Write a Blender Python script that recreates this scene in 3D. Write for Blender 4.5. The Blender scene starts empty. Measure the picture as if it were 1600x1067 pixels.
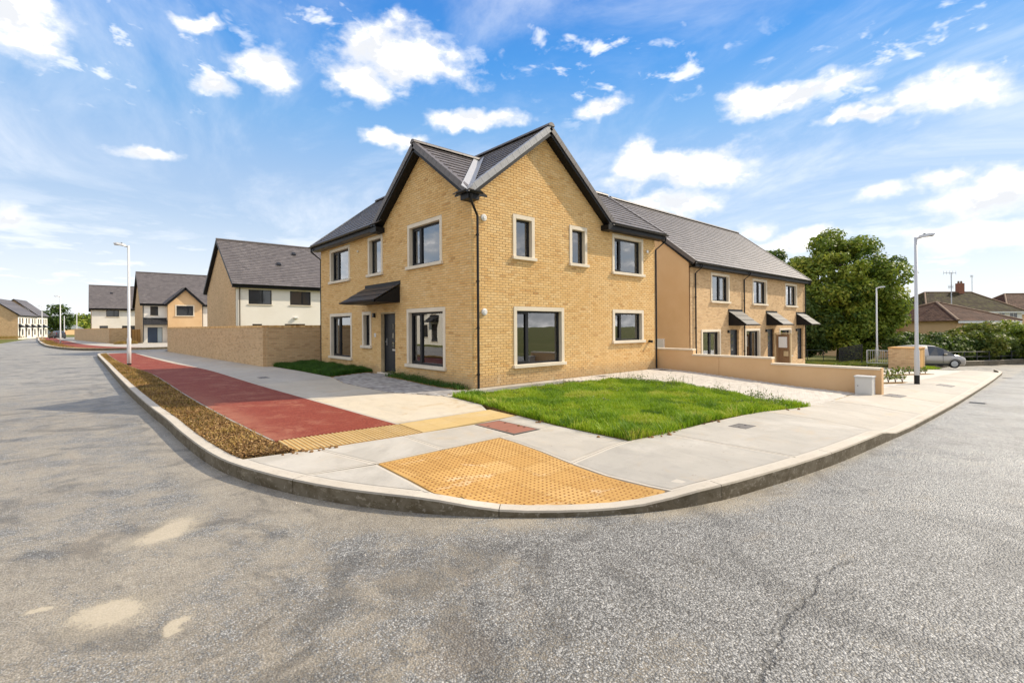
import bpy, bmesh, math, random
import numpy as np
from mathutils import Vector, Matrix, Euler
random.seed(7); rng = np.random.default_rng(11)
S = bpy.context.scene
COL = S.collection

# ---------------------------------------------------------------- camera
CAM = Vector((-8.0897, -10.8515, 1.6267))
def set_camera():
    yaw, pitch, roll = .8479, .0019, -.0068
    F = Vector((math.cos(yaw), math.sin(yaw), 0)); R = Vector((math.sin(yaw), -math.cos(yaw), 0)); U = Vector((0, 0, 1))
    F2 = F*math.cos(pitch) + U*math.sin(pitch); U2 = U*math.cos(pitch) - F*math.sin(pitch)
    R3 = R*math.cos(roll) + U2*math.sin(roll); U3 = U2*math.cos(roll) - R*math.sin(roll)
    cd = bpy.data.cameras.new('camera'); c = bpy.data.objects.new('camera', cd); COL.objects.link(c)
    m = Matrix((R3, U3, -F2)).transposed().to_4x4(); m.translation = CAM
    c.matrix_world = m
    cd.sensor_width = 36; cd.lens = 758.087/1600*36; cd.shift_y = -(533.5-508.99)/1600
    cd.clip_start = .05; cd.clip_end = 6000
    S.camera = c
set_camera()

# ---------------------------------------------------------------- sun, sky, exposure
SUN_EL = math.radians(39.5); SUN_H = Vector((.942, -.336))
SUN_STRENGTH = 2.35; SKY_STRENGTH = .15
S.view_settings.view_transform = 'Standard'; S.view_settings.look = 'None'
S.view_settings.exposure = 1.24; S.view_settings.gamma = 1; S.view_settings.use_curve_mapping = False
def set_sun():
    l = bpy.data.lights.new('sun', 'SUN'); l.energy = SUN_STRENGTH; l.angle = math.radians(.5); l.color = (1, .88, .70)
    o = bpy.data.objects.new('sun', l); COL.objects.link(o)
    d = Vector((SUN_H.x*math.cos(SUN_EL), SUN_H.y*math.cos(SUN_EL), math.sin(SUN_EL)))
    o.rotation_euler = d.to_track_quat('Z', 'Y').to_euler(); o.location = (20, -20, 40)
set_sun()

class NT:
    """small helper for node trees"""
    def __init__(s, nt): s.t = nt
    def n(s, kind, **kw):
        x = s.t.nodes.new(kind)
        for k, v in kw.items(): setattr(x, k, v)
        return x
    def link(s, a, b): s.t.links.new(a, b)
    def put(s, sock, v):
        if v is None: return
        if hasattr(v, 'is_linked') or isinstance(v, bpy.types.NodeSocket): s.link(v, sock)
        else: sock.default_value = v
    def m(s, op, a, b=None, c=None, clamp=False):
        x = s.n('ShaderNodeMath', operation=op, use_clamp=clamp)
        s.put(x.inputs[0], a); s.put(x.inputs[1], b); s.put(x.inputs[2], c); return x.outputs[0]
    def vm(s, op, a, b=None):
        x = s.n('ShaderNodeVectorMath', operation=op); s.put(x.inputs[0], a)
        if b is not None: s.put(x.inputs[3 if op == 'SCALE' else 1], b)
        return x.outputs[1] if op in ('LENGTH', 'DISTANCE', 'DOT_PRODUCT') else x.outputs[0]
    def xyz(s, v):
        x = s.n('ShaderNodeSeparateXYZ'); s.link(v, x.inputs[0]); return x.outputs
    def comb(s, x, y, z=0.):
        c = s.n('ShaderNodeCombineXYZ'); s.put(c.inputs[0], x); s.put(c.inputs[1], y); s.put(c.inputs[2], z); return c.outputs[0]
    def noise(s, v, scale, detail=3., rough=.55, dist=0., col=False):
        x = s.n('ShaderNodeTexNoise'); s.put(x.inputs['Vector'], v); x.inputs['Scale'].default_value = scale
        x.inputs['Detail'].default_value = detail; x.inputs['Roughness'].default_value = rough; x.inputs['Distortion'].default_value = dist
        return x.outputs['Color' if col else 'Fac']
    def sst(s, v, a, b, lo=0., hi=1.):
        x = s.n('ShaderNodeMapRange', interpolation_type='SMOOTHSTEP'); s.put(x.inputs[0], v)
        for i, q in enumerate((a, b, lo, hi)): s.put(x.inputs[1+i], q)
        return x.outputs[0]
    def ramp(s, f, stops):
        x = s.n('ShaderNodeValToRGB'); e = x.color_ramp.elements
        while len(e) < len(stops): e.new(.5)
        for q, (p, c) in zip(e, stops): q.position = p; q.color = (*c, 1) if len(c) == 3 else c
        s.put(x.inputs[0], f); return x.outputs[0]
    def mix(s, f, a, b, mode='MIX'):
        x = s.n('ShaderNodeMix', data_type='RGBA', blend_type=mode); s.put(x.inputs[0], f)
        for i, c in ((6, a), (7, b)):
            s.put(x.inputs[i], (*c, 1) if isinstance(c, tuple) and len(c) == 3 else c)
        return x.outputs[2]
    def bump(s, h, strength=.3, dist=.01):
        x = s.n('ShaderNodeBump'); x.inputs['Strength'].default_value = strength; x.inputs['Distance'].default_value = dist
        s.link(h, x.inputs['Height']); return x.outputs[0]

# clouds that stand in the sky: azimuth, elevation, half width, half height in degrees
CLOUDS = [(94.2,24.6,3.9,3.1),(61.0,28.3,8.4,3.4),(66.5,26.3,5.2,2.9),(75.1,25.6,3.6,1.7),(80.0,23.2,2.4,1.2),(28.9,17.0,8.0,2.6),(33.8,18.3,3.0,2.2),(30.2,13.4,4.8,1.7),
    (25.0,16.2,4.5,1.7),(53.5,23.3,7.6,1.1),(38.2,24.0,3.4,1.3),(18.4,22.4,7.6,1.5),(5.6,19.4,5.6,2.0),(6.6,12.6,2.8,1.4),(11.3,12.3,2.2,1.0),(3.4,10.4,4.4,2.4),
    (85.5,16.4,3.0,.6),(95.0,8.9,1.5,1.2),(61.8,20.6,3.4,1.1),(21.9,9.7,2.4,1.3),(4.5,7.6,4.5,1.6),(81.0,28.2,2.6,.5),(17.5,8.6,3.5,1.3),(11.5,19.4,6.5,.6)]
def make_world():
    w = bpy.data.worlds.new('World'); S.world = w; w.use_nodes = True; t = w.node_tree; t.nodes.clear(); N = NT(t)
    sky = N.n('ShaderNodeTexSky', sky_type='NISHITA', sun_disc=False)
    sky.sun_elevation = SUN_EL; sky.sun_rotation = math.atan2(SUN_H.x, SUN_H.y); sky.air_density = 1.15; sky.dust_density = .25; sky.ozone_density = 3.0
    hs = N.n('ShaderNodeHueSaturation'); hs.inputs['Saturation'].default_value = 1.22; hs.inputs['Value'].default_value = 1.0; N.link(sky.outputs[0], hs.inputs['Color'])
    d = N.n('ShaderNodeTexCoord').outputs['Generated']; x, y, z = N.xyz(d)
    # the clear sky: Nishita, evened out towards the hazy azure of a summer day after rain
    el0 = N.m('MULTIPLY', N.m('ARCSINE', N.m('MAXIMUM', z, 0.)), 57.2958/90)
    lin = lambda c: tuple((q/255)**2.2/.354/5. for q in c)
    grad = N.ramp(el0, [(0., lin((222,233,248))), (8/90, lin((206,227,252))), (15/90, lin((188,217,253))), (22/90, lin((140,195,252))), (28/90, lin((88,167,249))), (40/90, lin((50,125,228))), (1., lin((40,100,200)))])
    clear = N.mix(.22, N.vm('SCALE', grad, 5.), N.vm('SCALE', hs.outputs[0], .35))
    az = N.m('MULTIPLY', N.m('ARCTAN2', y, x), 57.2958); el = N.m('MULTIPLY', N.m('ARCSINE', z), 57.2958)
    ae = N.comb(az, el, 0.)
    # cumulus: ellipses broken up by noise
    wob = N.vm('SCALE', N.vm('SUBTRACT', N.noise(d, 9., 4., .6, col=True), (.5, .5, .5)), 4.0)
    aw = N.vm('ADD', ae, wob)
    best = None
    for (a, e, ra, re) in CLOUDS:
        q = N.vm('LENGTH', N.vm('MULTIPLY', N.vm('SUBTRACT', aw, (a, e, 0)), (1/ra, 1/re, 0)))
        v = N.m('SUBTRACT', 1.0, q)
        best = v if best is None else N.m('MAXIMUM', best, v)
    f1 = N.noise(N.vm('MULTIPLY', d, (1, 1, 1.7)), 11., 9., .58)
    f2 = N.noise(N.vm('ADD', N.vm('MULTIPLY', d, (1, 1, 1.7)), (.004, -.004, .016)), 11., 9., .58)
    # denser unseen cloud added overhead and outside the view, as neutral fill light
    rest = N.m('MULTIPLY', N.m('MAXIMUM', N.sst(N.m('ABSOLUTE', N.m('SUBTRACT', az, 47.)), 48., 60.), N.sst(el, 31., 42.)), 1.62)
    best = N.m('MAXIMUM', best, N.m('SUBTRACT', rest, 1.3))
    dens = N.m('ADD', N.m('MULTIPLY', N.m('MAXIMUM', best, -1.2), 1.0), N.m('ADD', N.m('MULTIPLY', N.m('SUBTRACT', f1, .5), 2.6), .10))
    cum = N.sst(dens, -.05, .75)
    # thin high cloud, in streaks, on a plane above; goes all the way round
    zz = N.m('ADD', N.m('MAXIMUM', z, 0.), .16)
    pl = N.comb(N.m('DIVIDE', x, zz), N.m('DIVIDE', y, zz), 0.)
    st = N.noise(N.vm('MULTIPLY', pl, (1.4, .8, 1)), 1.1, 7., .62, .6)
    fleck = N.noise(pl, 9., 4., .6, .3)
    patch = N.noise(pl, .9, 2., .5)
    cir = N.m('MULTIPLY', N.sst(st, .40, .85), .72)
    fl = N.m('MULTIPLY', N.m('MULTIPLY', N.sst(fleck, .53, .70), N.sst(patch, .46, .6)), N.sst(el, 15., 24.))
    low = N.m('MULTIPLY', N.sst(el, 14., -1.), .6)
    lowc = N.m('MULTIPLY', N.sst(N.noise(N.vm('MULTIPLY', d, (1, 1, 5)), 6., 6., .6), .42, .66), N.sst(el, 15., 4.))
    thin = N.m('MAXIMUM', N.m('MAXIMUM', cir, N.m('MULTIPLY', fl, .8)), N.m('MAXIMUM', low, N.m('MULTIPLY', lowc, .85)))
    lit = N.sst(N.m('SUBTRACT', f1, f2), -.05, .05)
    f3 = N.noise(N.vm('ADD', N.vm('MULTIPLY', d, (1, 1, 1.7)), (.02, -.02, .05)), 11., 5., .5)
    lit = N.m('MAXIMUM', lit, 0.); under = N.sst(N.m('SUBTRACT', f3, f1), -.06, .12)
    core = N.m('MULTIPLY', N.m('MAXIMUM', N.m('MULTIPLY', N.m('SUBTRACT', 1., lit), .75), under), N.sst(dens, .12, .7))
    ccol = N.mix(N.sst(dens, .35, 1.25), (3.25, 3.25, 3.27), (9.5, 8.9, 8.3))
    ccol = N.mix(core, ccol, (2.55, 2.62, 2.75))
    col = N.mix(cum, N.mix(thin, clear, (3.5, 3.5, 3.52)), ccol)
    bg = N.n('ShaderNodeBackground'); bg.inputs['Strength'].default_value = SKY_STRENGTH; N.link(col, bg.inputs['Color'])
    o = N.n('ShaderNodeOutputWorld'); N.link(bg.outputs[0], o.inputs[0])
    w.cycles.sampling_method = 'MANUAL'; w.cycles.sample_map_resolution = 1024
make_world()
S.cycles.max_bounces = 8; S.cycles.transparent_max_bounces = 24; S.cycles.use_denoising = True
S.cycles.caustics_reflective = False; S.cycles.caustics_refractive = False
S.cycles.sample_clamp_indirect = 6

# ---------------------------------------------------------------- terrain
def ss(a, b, x):
    t = min(1, max(0, (x-a)/(b-a))); return t*t*(3-2*t)
def ramp_x(x):
    t = min(1, max(0, (x+3)/6)); r = 6*(t**3-t**4/2) + max(x-3, 0)
    if x > 42: r = 39+3 - 3 + (12*(1-math.exp(-(x-42)/12)))      # levels off beyond the turn
    return r
def P0(x, y):
    b = max(ss(0, 7, -y), ss(9.5, 14, x))
    h = -.09 - .037*ramp_x(x)*b
    if x < 1 and 1 < y < 14: h += .07*ss(-1.9, -.2, x)*ss(1, 4, y)
    return h
def PV(x, y):   # top of the paved ground: dropped at the crossing and along the drives
    dx, dy = x+4.25, y+7.35
    u, v = (dx*.707 - dy*.707), (dx*.707 + dy*.707)
    d = .10*math.exp(-(u/1.15)**4 - (v/1.5)**4)
    d += .095*ss(1.7, 2.7, x)*ss(-7.4, -8.8, y)
    return P0(x, y) - d
def RD(x, y): return P0(x, y) - .185 - .02*ss(3, 9, y) + .03*math.exp(-((x+8)**2+(y+10)**2)/60)
def up(p, f=P0, dz=0.): return Vector((p[0], p[1], f(p[0], p[1])+dz))

# ---------------------------------------------------------------- mesh helpers
class MB:
    def __init__(s): s.v = []; s.f = []; s.t = []; s.tone = 0.5
    def poly(s, pts, tone=None):
        i = len(s.v); s.v += [tuple(p) for p in pts]; s.f.append(tuple(range(i, i+len(pts)))); s.t.append(s.tone if tone is None else tone)
    def add(s, pts, faces, tone=None):
        i = len(s.v); s.v += [tuple(p) for p in pts]; s.f += [tuple(i+k for k in f) for f in faces]
        s.t += [s.tone if tone is None else tone]*len(faces)
    def hexa(s, p, tone=None):      # 8 points: bottom ring 0-3 (counter clockwise from above), top ring 4-7
        s.add(p, [(3,2,1,0),(4,5,6,7),(0,1,5,4),(1,2,6,5),(2,3,7,6),(3,0,4,7)], tone)
    def box(s, a, b, tone=None):
        x0,y0,z0 = a; x1,y1,z1 = b
        if x0 > x1: x0, x1 = x1, x0
        if y0 > y1: y0, y1 = y1, y0
        if z0 > z1: z0, z1 = z1, z0
        s.hexa([(x0,y0,z0),(x1,y0,z0),(x1,y1,z0),(x0,y1,z0),(x0,y0,z1),(x1,y0,z1),(x1,y1,z1),(x0,y1,z1)], tone)
    def obox(s, o, u, v, w, tone=None):     # corner o and three edge vectors
        o, u, v, w = map(Vector, (o, u, v, w))
        if u.cross(v).dot(w) < 0: u, v = v, u
        s.hexa([o, o+u, o+u+v, o+v, o+w, o+u+w, o+u+v+w, o+v+w], tone)
    def tube(s, pts, r, n=8, caps=True, tone=None):
        pts = [Vector(p) for p in pts]; rs = r if isinstance(r, (list, tuple)) else [r]*len(pts); V = []; Fc = []
        for k, p in enumerate(pts):
            d = ((pts[min(k+1, len(pts)-1)] - pts[max(k-1, 0)])).normalized()
            a = d.cross(Vector((0, 0, 1)) if abs(d.z) < .9 else Vector((1, 0, 0))).normalized(); b = d.cross(a)
            for j in range(n):
                t = 2*math.pi*j/n; V.append(p + (a*math.cos(t) + b*math.sin(t))*rs[k])
        for k in range(len(pts)-1):
            for j in range(n):
                q = (j+1) % n; Fc.append((k*n+j, k*n+q, (k+1)*n+q, (k+1)*n+j))
        if caps: Fc.append(tuple(range(n-1, -1, -1))); Fc.append(tuple((len(pts)-1)*n+j for j in range(n)))
        s.add(V, Fc, tone)
    def prism(s, ring, vec, tone=None):     # a planar ring pushed along vec
        ring = [Vector(p) for p in ring]; vec = Vector(vec); n = len(ring)
        nrm = Vector((0, 0, 0))
        for i in range(n): nrm += ring[i].cross(ring[(i+1) % n])
        if nrm.dot(vec) > 0: ring = ring[::-1]
        s.add(ring + [p+vec for p in ring], [tuple(range(n)), tuple(range(2*n-1, n-1, -1))] + [((i+1) % n, i, i+n, (i+1) % n+n) for i in range(n)], tone)
    def build(s, name, mat, parent=None, smooth=False, bevel=0, kind=None):
        me = mesh_of(name, s.v, s.f, mat, s.t, smooth)
        return link(name, me, parent, bevel, kind)
def mesh_of(name, v, f, mat, tone=None, smooth=False):
    me = bpy.data.meshes.new(name); me.from_pydata(v, [], f)
    if mat: me.materials.append(mat)
    if tone is not None and len(tone) == len(f):
        a = me.attributes.new('tone', 'FLOAT', 'FACE'); a.data.foreach_set('value', np.asarray(tone, dtype=np.float32))
    if smooth: me.polygons.foreach_set('use_smooth', [True]*len(me.polygons))
    me.update(); return me
def tri_mesh(name, V, Fc, mat, tone=None):
    me = bpy.data.meshes.new(name); me.vertices.add(len(V)); me.vertices.foreach_set('co', V.astype(np.float32).ravel())
    k = Fc.shape[1]; me.loops.add(Fc.size); me.loops.foreach_set('vertex_index', Fc.astype(np.int32).ravel())
    me.polygons.add(len(Fc)); me.polygons.foreach_set('loop_start', np.arange(0, Fc.size, k, dtype=np.int32))
    me.polygons.foreach_set('loop_total', np.full(len(Fc), k, dtype=np.int32))
    me.update(calc_edges=True)
    if tone is not None:
        a = me.attributes.new('tone', 'FLOAT', 'FACE'); a.data.foreach_set('value', tone.astype(np.float32))
    me.materials.append(mat); return me
def link(name, me, parent=None, bevel=0, kind=None):
    o = bpy.data.objects.new(name, me); COL.objects.link(o)
    if parent is not None: adopt(o, parent)
    if bevel:
        b = o.modifiers.new('bevel', 'BEVEL'); b.width = bevel; b.segments = 2; b.limit_method = 'ANGLE'; b.angle_limit = math.radians(40)
    if kind: o['kind'] = kind
    return o
WORLD = {}      # world offset of every parent so that parts can be built in world coordinates
def adopt(o, parent):
    o.parent = parent; o.matrix_parent_inverse = Matrix.Translation(WORLD.get(parent.name, Vector((0, 0, 0)))).inverted()
def thing(name, label, cat, loc=(0, 0, 0), group=None):
    o = bpy.data.objects.new(name, None); COL.objects.link(o); o.location = loc; o.empty_display_size = .2
    WORLD[o.name] = Vector(loc); tag(o, label, cat, group); return o
def tag(o, label, cat, group=None):
    o['label'] = label; o['category'] = cat
    if group: o['group'] = group
    return o
def struct(o): o['kind'] = 'structure'; return o
def copy_thing(root, loc, label, rz=0.):
    r = root.copy(); COL.objects.link(r); r.location = loc; r.rotation_euler = (0, 0, rz); r['label'] = label
    for ch in list(root.children):
        c = ch.copy(); COL.objects.link(c); c.parent = r; c.matrix_parent_inverse = ch.matrix_parent_inverse.copy()
        for g in list(ch.children):
            d = g.copy(); COL.objects.link(d); d.parent = c; d.matrix_parent_inverse = g.matrix_parent_inverse.copy()
    return r

# ---------------------------------------------------------------- materials
def mat(name, fn=None, color=(.5, .5, .5), rough=.6, metal=0., spec=.5):
    m = bpy.data.materials.new(name); m.use_nodes = True; N = NT(m.node_tree)
    p = m.node_tree.nodes['Principled BSDF']
    p.inputs['Base Color'].default_value = (*color, 1); p.inputs['Roughness'].default_value = rough
    p.inputs['Metallic'].default_value = metal; p.inputs['Specular IOR Level'].default_value = spec
    if fn: fn(N, p)
    return m
def obj_co(N): return N.n('ShaderNodeTexCoord').outputs['Object']
def world_co(N): return N.n('ShaderNodeNewGeometry').outputs['Position']
def tone_of(N):
    a = N.n('ShaderNodeAttribute', attribute_name='tone'); return a.outputs['Fac']
BRICK = [(.0, (.50, .27, .095)), (.16, (.65, .37, .13)), (.38, (.75, .47, .182)), (.62, (.80, .525, .222)), (.84, (.83, .58, .275)), (1., (.68, .41, .16))]
BRICKFAR = [(.0, (.48, .305, .155)), (.3, (.60, .405, .215)), (.7, (.67, .47, .26)), (1., (.59, .385, .195))]
def f_brick(N, p):
    c = world_co(N); t = tone_of(N)
    col = N.ramp(t, BRICK)
    n = N.noise(c, 45., 4., .65)
    col = N.mix(N.sst(n, .3, .75, 0, .30), col, (.42, .24, .09))
    col = N.mix(N.sst(N.noise(c, .55, 3.), .35, .7, 0, .18), col, (.76, .58, .32))
    zz = N.xyz(c)[2]; spl = N.m('MULTIPLY', N.sst(N.m('ADD', zz, N.m('MULTIPLY', N.noise(c, 4., 5., .7), -.55)), .12, -.25), .6); col = N.mix(spl, col, (.36, .25, .14))
    lime = N.m('MULTIPLY', N.sst(N.noise(N.vm('MULTIPLY', c, (1., 1., .5)), 1.7, 6., .72, .6), .60, .74), .35); col = N.mix(lime, col, (.80, .68, .48))
    N.link(col, p.inputs['Base Color']); N.link(N.bump(N.noise(c, 160., 4., .7), .5, .004), p.inputs['Normal'])
def f_mortar(N, p):
    c = world_co(N)
    N.link(N.ramp(N.noise(c, 3., 4.), [(.3, (.40, .31, .19)), (.7, (.60, .47, .28))]), p.inputs['Base Color'])
    N.link(N.bump(N.noise(c, 200., 3., .7), .4, .003), p.inputs['Normal'])
def f_bricktex(N, p):
    c = world_co(N); x, y, z = N.xyz(c); v = N.comb(N.m('ADD', x, y), z, 0.)
    b = N.n('ShaderNodeTexBrick'); N.link(v, b.inputs['Vector']); b.inputs['Scale'].default_value = 1.
    b.inputs['Brick Width'].default_value = .225; b.inputs['Row Height'].default_value = .075; b.inputs['Mortar Size'].default_value = .006
    b.inputs['Mortar Smooth'].default_value = .2; b.inputs['Bias'].default_value = 0.
    b.inputs['Color1'].default_value = (0, 0, 0, 1); b.inputs['Color2'].default_value = (1, 1, 1, 1); b.inputs['Mortar'].default_value = (.5, .5, .5, 1)
    col = N.ramp(b.outputs['Color'], BRICKFAR)
    col = N.mix(b.outputs['Fac'], col, (.44, .34, .22))
    col = N.mix(N.sst(N.noise(c, .8, 4.), .35, .75, 0, .25), col, (.40, .27, .15))
    N.link(col, p.inputs['Base Color'])
    N.link(N.bump(N.m('ADD', N.m('MULTIPLY', b.outputs['Fac'], -1.), N.m('MULTIPLY', N.noise(c, 120., 3.), .4)), .6, .006), p.inputs['Normal'])
def f_render_tan(N, p):
    c = world_co(N); col = N.ramp(N.noise(c, .7, 5., .6), [(.3, (.66, .43, .225)), (.7, (.73, .50, .28))])
    N.link(col, p.inputs['Base Color']); N.link(N.bump(N.noise(c, 90., 4., .7), .35, .004), p.inputs['Normal'])
def f_render_cream(N, p):
    c = world_co(N); x, y, z = N.xyz(c)
    col = N.ramp(N.noise(c, .6, 5., .6), [(.3, (.78, .73, .64)), (.7, (.84, .80, .72))])
    N.link(col, p.inputs['Base Color']); N.link(N.bump(N.noise(c, 90., 4., .7), .3, .004), p.inputs['Normal'])
def f_tile(N, p):
    c = world_co(N); t = tone_of(N)
    col = N.ramp(t, [(0., (.088, .076, .072)), (.5, (.120, .104, .098)), (1., (.158, .138, .13))])
    col = N.mix(N.sst(N.noise(c, 8., 5., .6), .45, .8, 0, .4), col, (.19, .168, .158))
    N.link(col, p.inputs['Base Color']); N.link(N.bump(N.noise(c, 130., 3., .6), .3, .003), p.inputs['Normal'])
    p.inputs['Roughness'].default_value = .48
def f_verge(N, p):
    c = world_co(N)
    N.link(N.ramp(N.noise(c, 5., 4.), [(.3, (.30, .30, .305)), (.7, (.38, .38, .385))]), p.inputs['Base Color']); p.inputs['Roughness'].default_value = .4
def f_stone(N, p):
    c = world_co(N)
    col = N.ramp(N.noise(c, 2.2, 6., .65), [(.3, (.66, .575, .44)), (.7, (.76, .67, .53))])
    N.link(col, p.inputs['Base Color']); N.link(N.bump(N.noise(c, 150., 3.), .25, .003), p.inputs['Normal']); p.inputs['Roughness'].default_value = .75
def f_conc(N, p):
    c = world_co(N); t = tone_of(N); x, y, z = N.xyz(c)
    base = N.ramp(t, [(0., (.36, .34, .30)), (.5, (.44, .40, .335)), (1., (.56, .485, .36))])
    col = N.mix(N.sst(N.noise(c, .9, 7., .66, .4), .3, .7, 0., .55), base, N.mix(.5, base, (.56, .515, .44)))
    col = N.mix(N.sst(N.noise(c, 2.6, 7., .7, .8), .48, .75, 0., .45), col, N.mix(.6, base, (.27, .245, .205)))
    br = N.noise(N.vm('MULTIPLY', c, (14., 2., 1.)), 5., 3., .6)
    col = N.mix(N.sst(br, .4, .8, 0, .14), col, (.40, .36, .29))
    sw = N.noise(N.vm('MULTIPLY', c, (1.2, .35, 1.)), 2.2, 6., .7, .8); col = N.mix(N.sst(sw, .45, .72, 0., .42), col, N.mix(.5, base, (.24, .22, .19)))
    mud = N.m('MULTIPLY', N.sst(N.noise(c, 1.5, 7., .74, .8), .52, .70), N.sst(t, 0., 1., .28, .75))
    col = N.mix(mud, col, (.47, .345, .195))
    wash = N.m('MULTIPLY', N.sst(N.noise(c, .55, 6., .7, .7), .50, .68), .35); col = N.mix(wash, col, (.60, .565, .50))
    spot = N.sst(N.noise(c, 17., 4., .6), .64, .72, 0., .45)
    col = N.mix(spot, col, (.26, .215, .16))
    drop = N.n('ShaderNodeTexVoronoi'); N.link(c, drop.inputs['Vector']); drop.inputs['Scale'].default_value = 7.
    dr = N.m('MULTIPLY', N.sst(drop.outputs['Distance'], .13, .07), N.sst(N.xyz(drop.outputs['Color'])[0], .80, .84)); col = N.mix(N.m('MULTIPLY', dr, .6), col, (.22, .19, .15))
    N.link(col, p.inputs['Base Color']); p.inputs['Roughness'].default_value = .7
    N.link(N.bump(N.m('ADD', N.noise(c, 160., 4., .7), N.m('MULTIPLY', br, .6)), .35, .004), p.inputs['Normal'])
def f_kerb(N, p):
    c = world_co(N); nz = N.xyz(N.n('ShaderNodeNewGeometry').outputs['True Normal'])[2]
    col = N.ramp(N.noise(c, 1.3, 6., .66), [(.25, (.43, .38, .305)), (.75, (.56, .51, .43))])
    # splashed road dirt on the upright face
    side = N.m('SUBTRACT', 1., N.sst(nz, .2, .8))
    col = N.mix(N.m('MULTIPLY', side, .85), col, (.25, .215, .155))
    dirt = N.m('MULTIPLY', side, N.sst(N.noise(N.vm('MULTIPLY', c, (1., 1., 1.5)), 3.2, 7., .72, .8), .34, .66, 1., .62))
    col = N.mix(dirt, col, (.085, .065, .035))
    scr = N.m('MULTIPLY', side, N.sst(N.noise(N.vm('MULTIPLY', c, (1., 1., 2.5)), 5., 7., .75, .5), .56, .66)); col = N.mix(N.m('MULTIPLY', scr, .7), col, (.30, .26, .19))
    lip = N.sst(N.noise(c, 22., 3.), .58, .68, 0., .45); col = N.mix(lip, col, (.34, .30, .24))
    N.link(col, p.inputs['Base Color']); p.inputs['Roughness'].default_value = .75
    N.link(N.bump(N.noise(c, 90., 5., .75), .5, .006), p.inputs['Normal'])
def f_red(N, p):
    c = world_co(N); v = N.n('ShaderNodeTexVoronoi'); N.link(c, v.inputs['Vector']); v.inputs['Scale'].default_value = 95.
    r = N.xyz(v.outputs['Color'])[0]
    col = N.ramp(r, [(0., (.13, .017, .008)), (.6, (.215, .033, .015)), (1., (.32, .08, .04))])
    dust = N.m('MULTIPLY', N.sst(N.noise(c, 1.3, 8., .76, .8), .48, .70), .6)
    x, y, z = N.xyz(c); edge = N.m('MULTIPLY', N.sst(x, -5.3, -6.1), N.sst(y, 8., 0., 0., .55))
    col = N.mix(N.m('MAXIMUM', dust, N.m('MULTIPLY', edge, N.sst(N.noise(c, 3., 5., .7), .3, .6))), col, (.40, .185, .11))
    N.link(col, p.inputs['Base Color']); p.inputs['Roughness'].default_value = .75
    N.link(N.bump(v.outputs['Distance'], .6, .006), p.inputs['Normal'])
def f_yellow(N, p):
    c = world_co(N); t = tone_of(N)
    col = N.ramp(t, [(0., (.40, .215, .055)), (.5, (.50, .295, .09)), (1., (.57, .37, .145))])
    col = N.mix(N.sst(N.noise(c, 30., 4., .7), .4, .75, 0., .3), col, (.36, .17, .045))
    sc = N.m('MULTIPLY', N.sst(N.noise(N.vm('MULTIPLY', c, (1., 2.2, 1.)), 1.7, 7., .7, .9), .58, .70), .6)
    col = N.mix(sc, col, (.66, .53, .36))
    N.link(col, p.inputs['Base Color']); p.inputs['Roughness'].default_value = .75
    N.link(N.bump(N.noise(c, 160., 4., .7), .4, .003), p.inputs['Normal'])
def f_dome(N, p):
    c = world_co(N)
    col = N.ramp(N.noise(c, 6., 4., .6), [(.3, (.26, .115, .030)), (.7, (.40, .20, .06))])
    N.link(col, p.inputs['Base Color']); p.inputs['Roughness'].default_value = .7
def f_buff(N, p):
    c = world_co(N); t = tone_of(N)
    col = N.ramp(t, [(0., (.44, .30, .12)), (.5, (.52, .37, .155)), (1., (.58, .43, .20))])
    col = N.mix(N.sst(N.noise(c, 2., 6., .7), .45, .75, 0., .4), col, (.56, .46, .30))
    N.link(col, p.inputs['Base Color']); N.link(N.bump(N.noise(c, 150., 4., .7), .3, .003), p.inputs['Normal'])
def f_paver_light(N, p):
    c = world_co(N); t = tone_of(N)
    col = N.ramp(t, [(0., (.44, .40, .345)), (.5, (.50, .46, .40)), (1., (.56, .52, .455))])
    col = N.mix(N.sst(N.noise(c, .8, 6., .7), .4, .75, 0., .5), col, (.56, .52, .46))
    N.link(col, p.inputs['Base Color']); N.link(N.bump(N.noise(c, 120., 4., .7), .4, .004), p.inputs['Normal']); p.inputs['Roughness'].default_value = .75
def f_paver_dark(N, p):
    c = world_co(N); t = tone_of(N)
    col = N.ramp(t, [(0., (.22, .205, .195)), (.5, (.31, .295, .28)), (1., (.42, .40, .375))])
    col = N.mix(N.sst(N.noise(c, 1., 6., .7), .4, .75, 0., .5), col, (.47, .43, .37))
    N.link(col, p.inputs['Base Color']); N.link(N.bump(N.noise(c, 120., 4., .7), .4, .004), p.inputs['Normal']); p.inputs['Roughness'].default_value = .75
PUDDLES = [(-7.50, -5.33, .17, .30, -.72), (-7.98, -6.68, .20, .17, -.72), (-7.66, -7.15, .05, .10, -.5), (-8.3, -6.3, .07, .03, -.6)]
CRACK = [(-3.48, -9.72), (-3.98, -9.66), (-4.45, -9.68), (-4.81, -9.68), (-5.15, -9.73), (-5.51, -9.8)]
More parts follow.
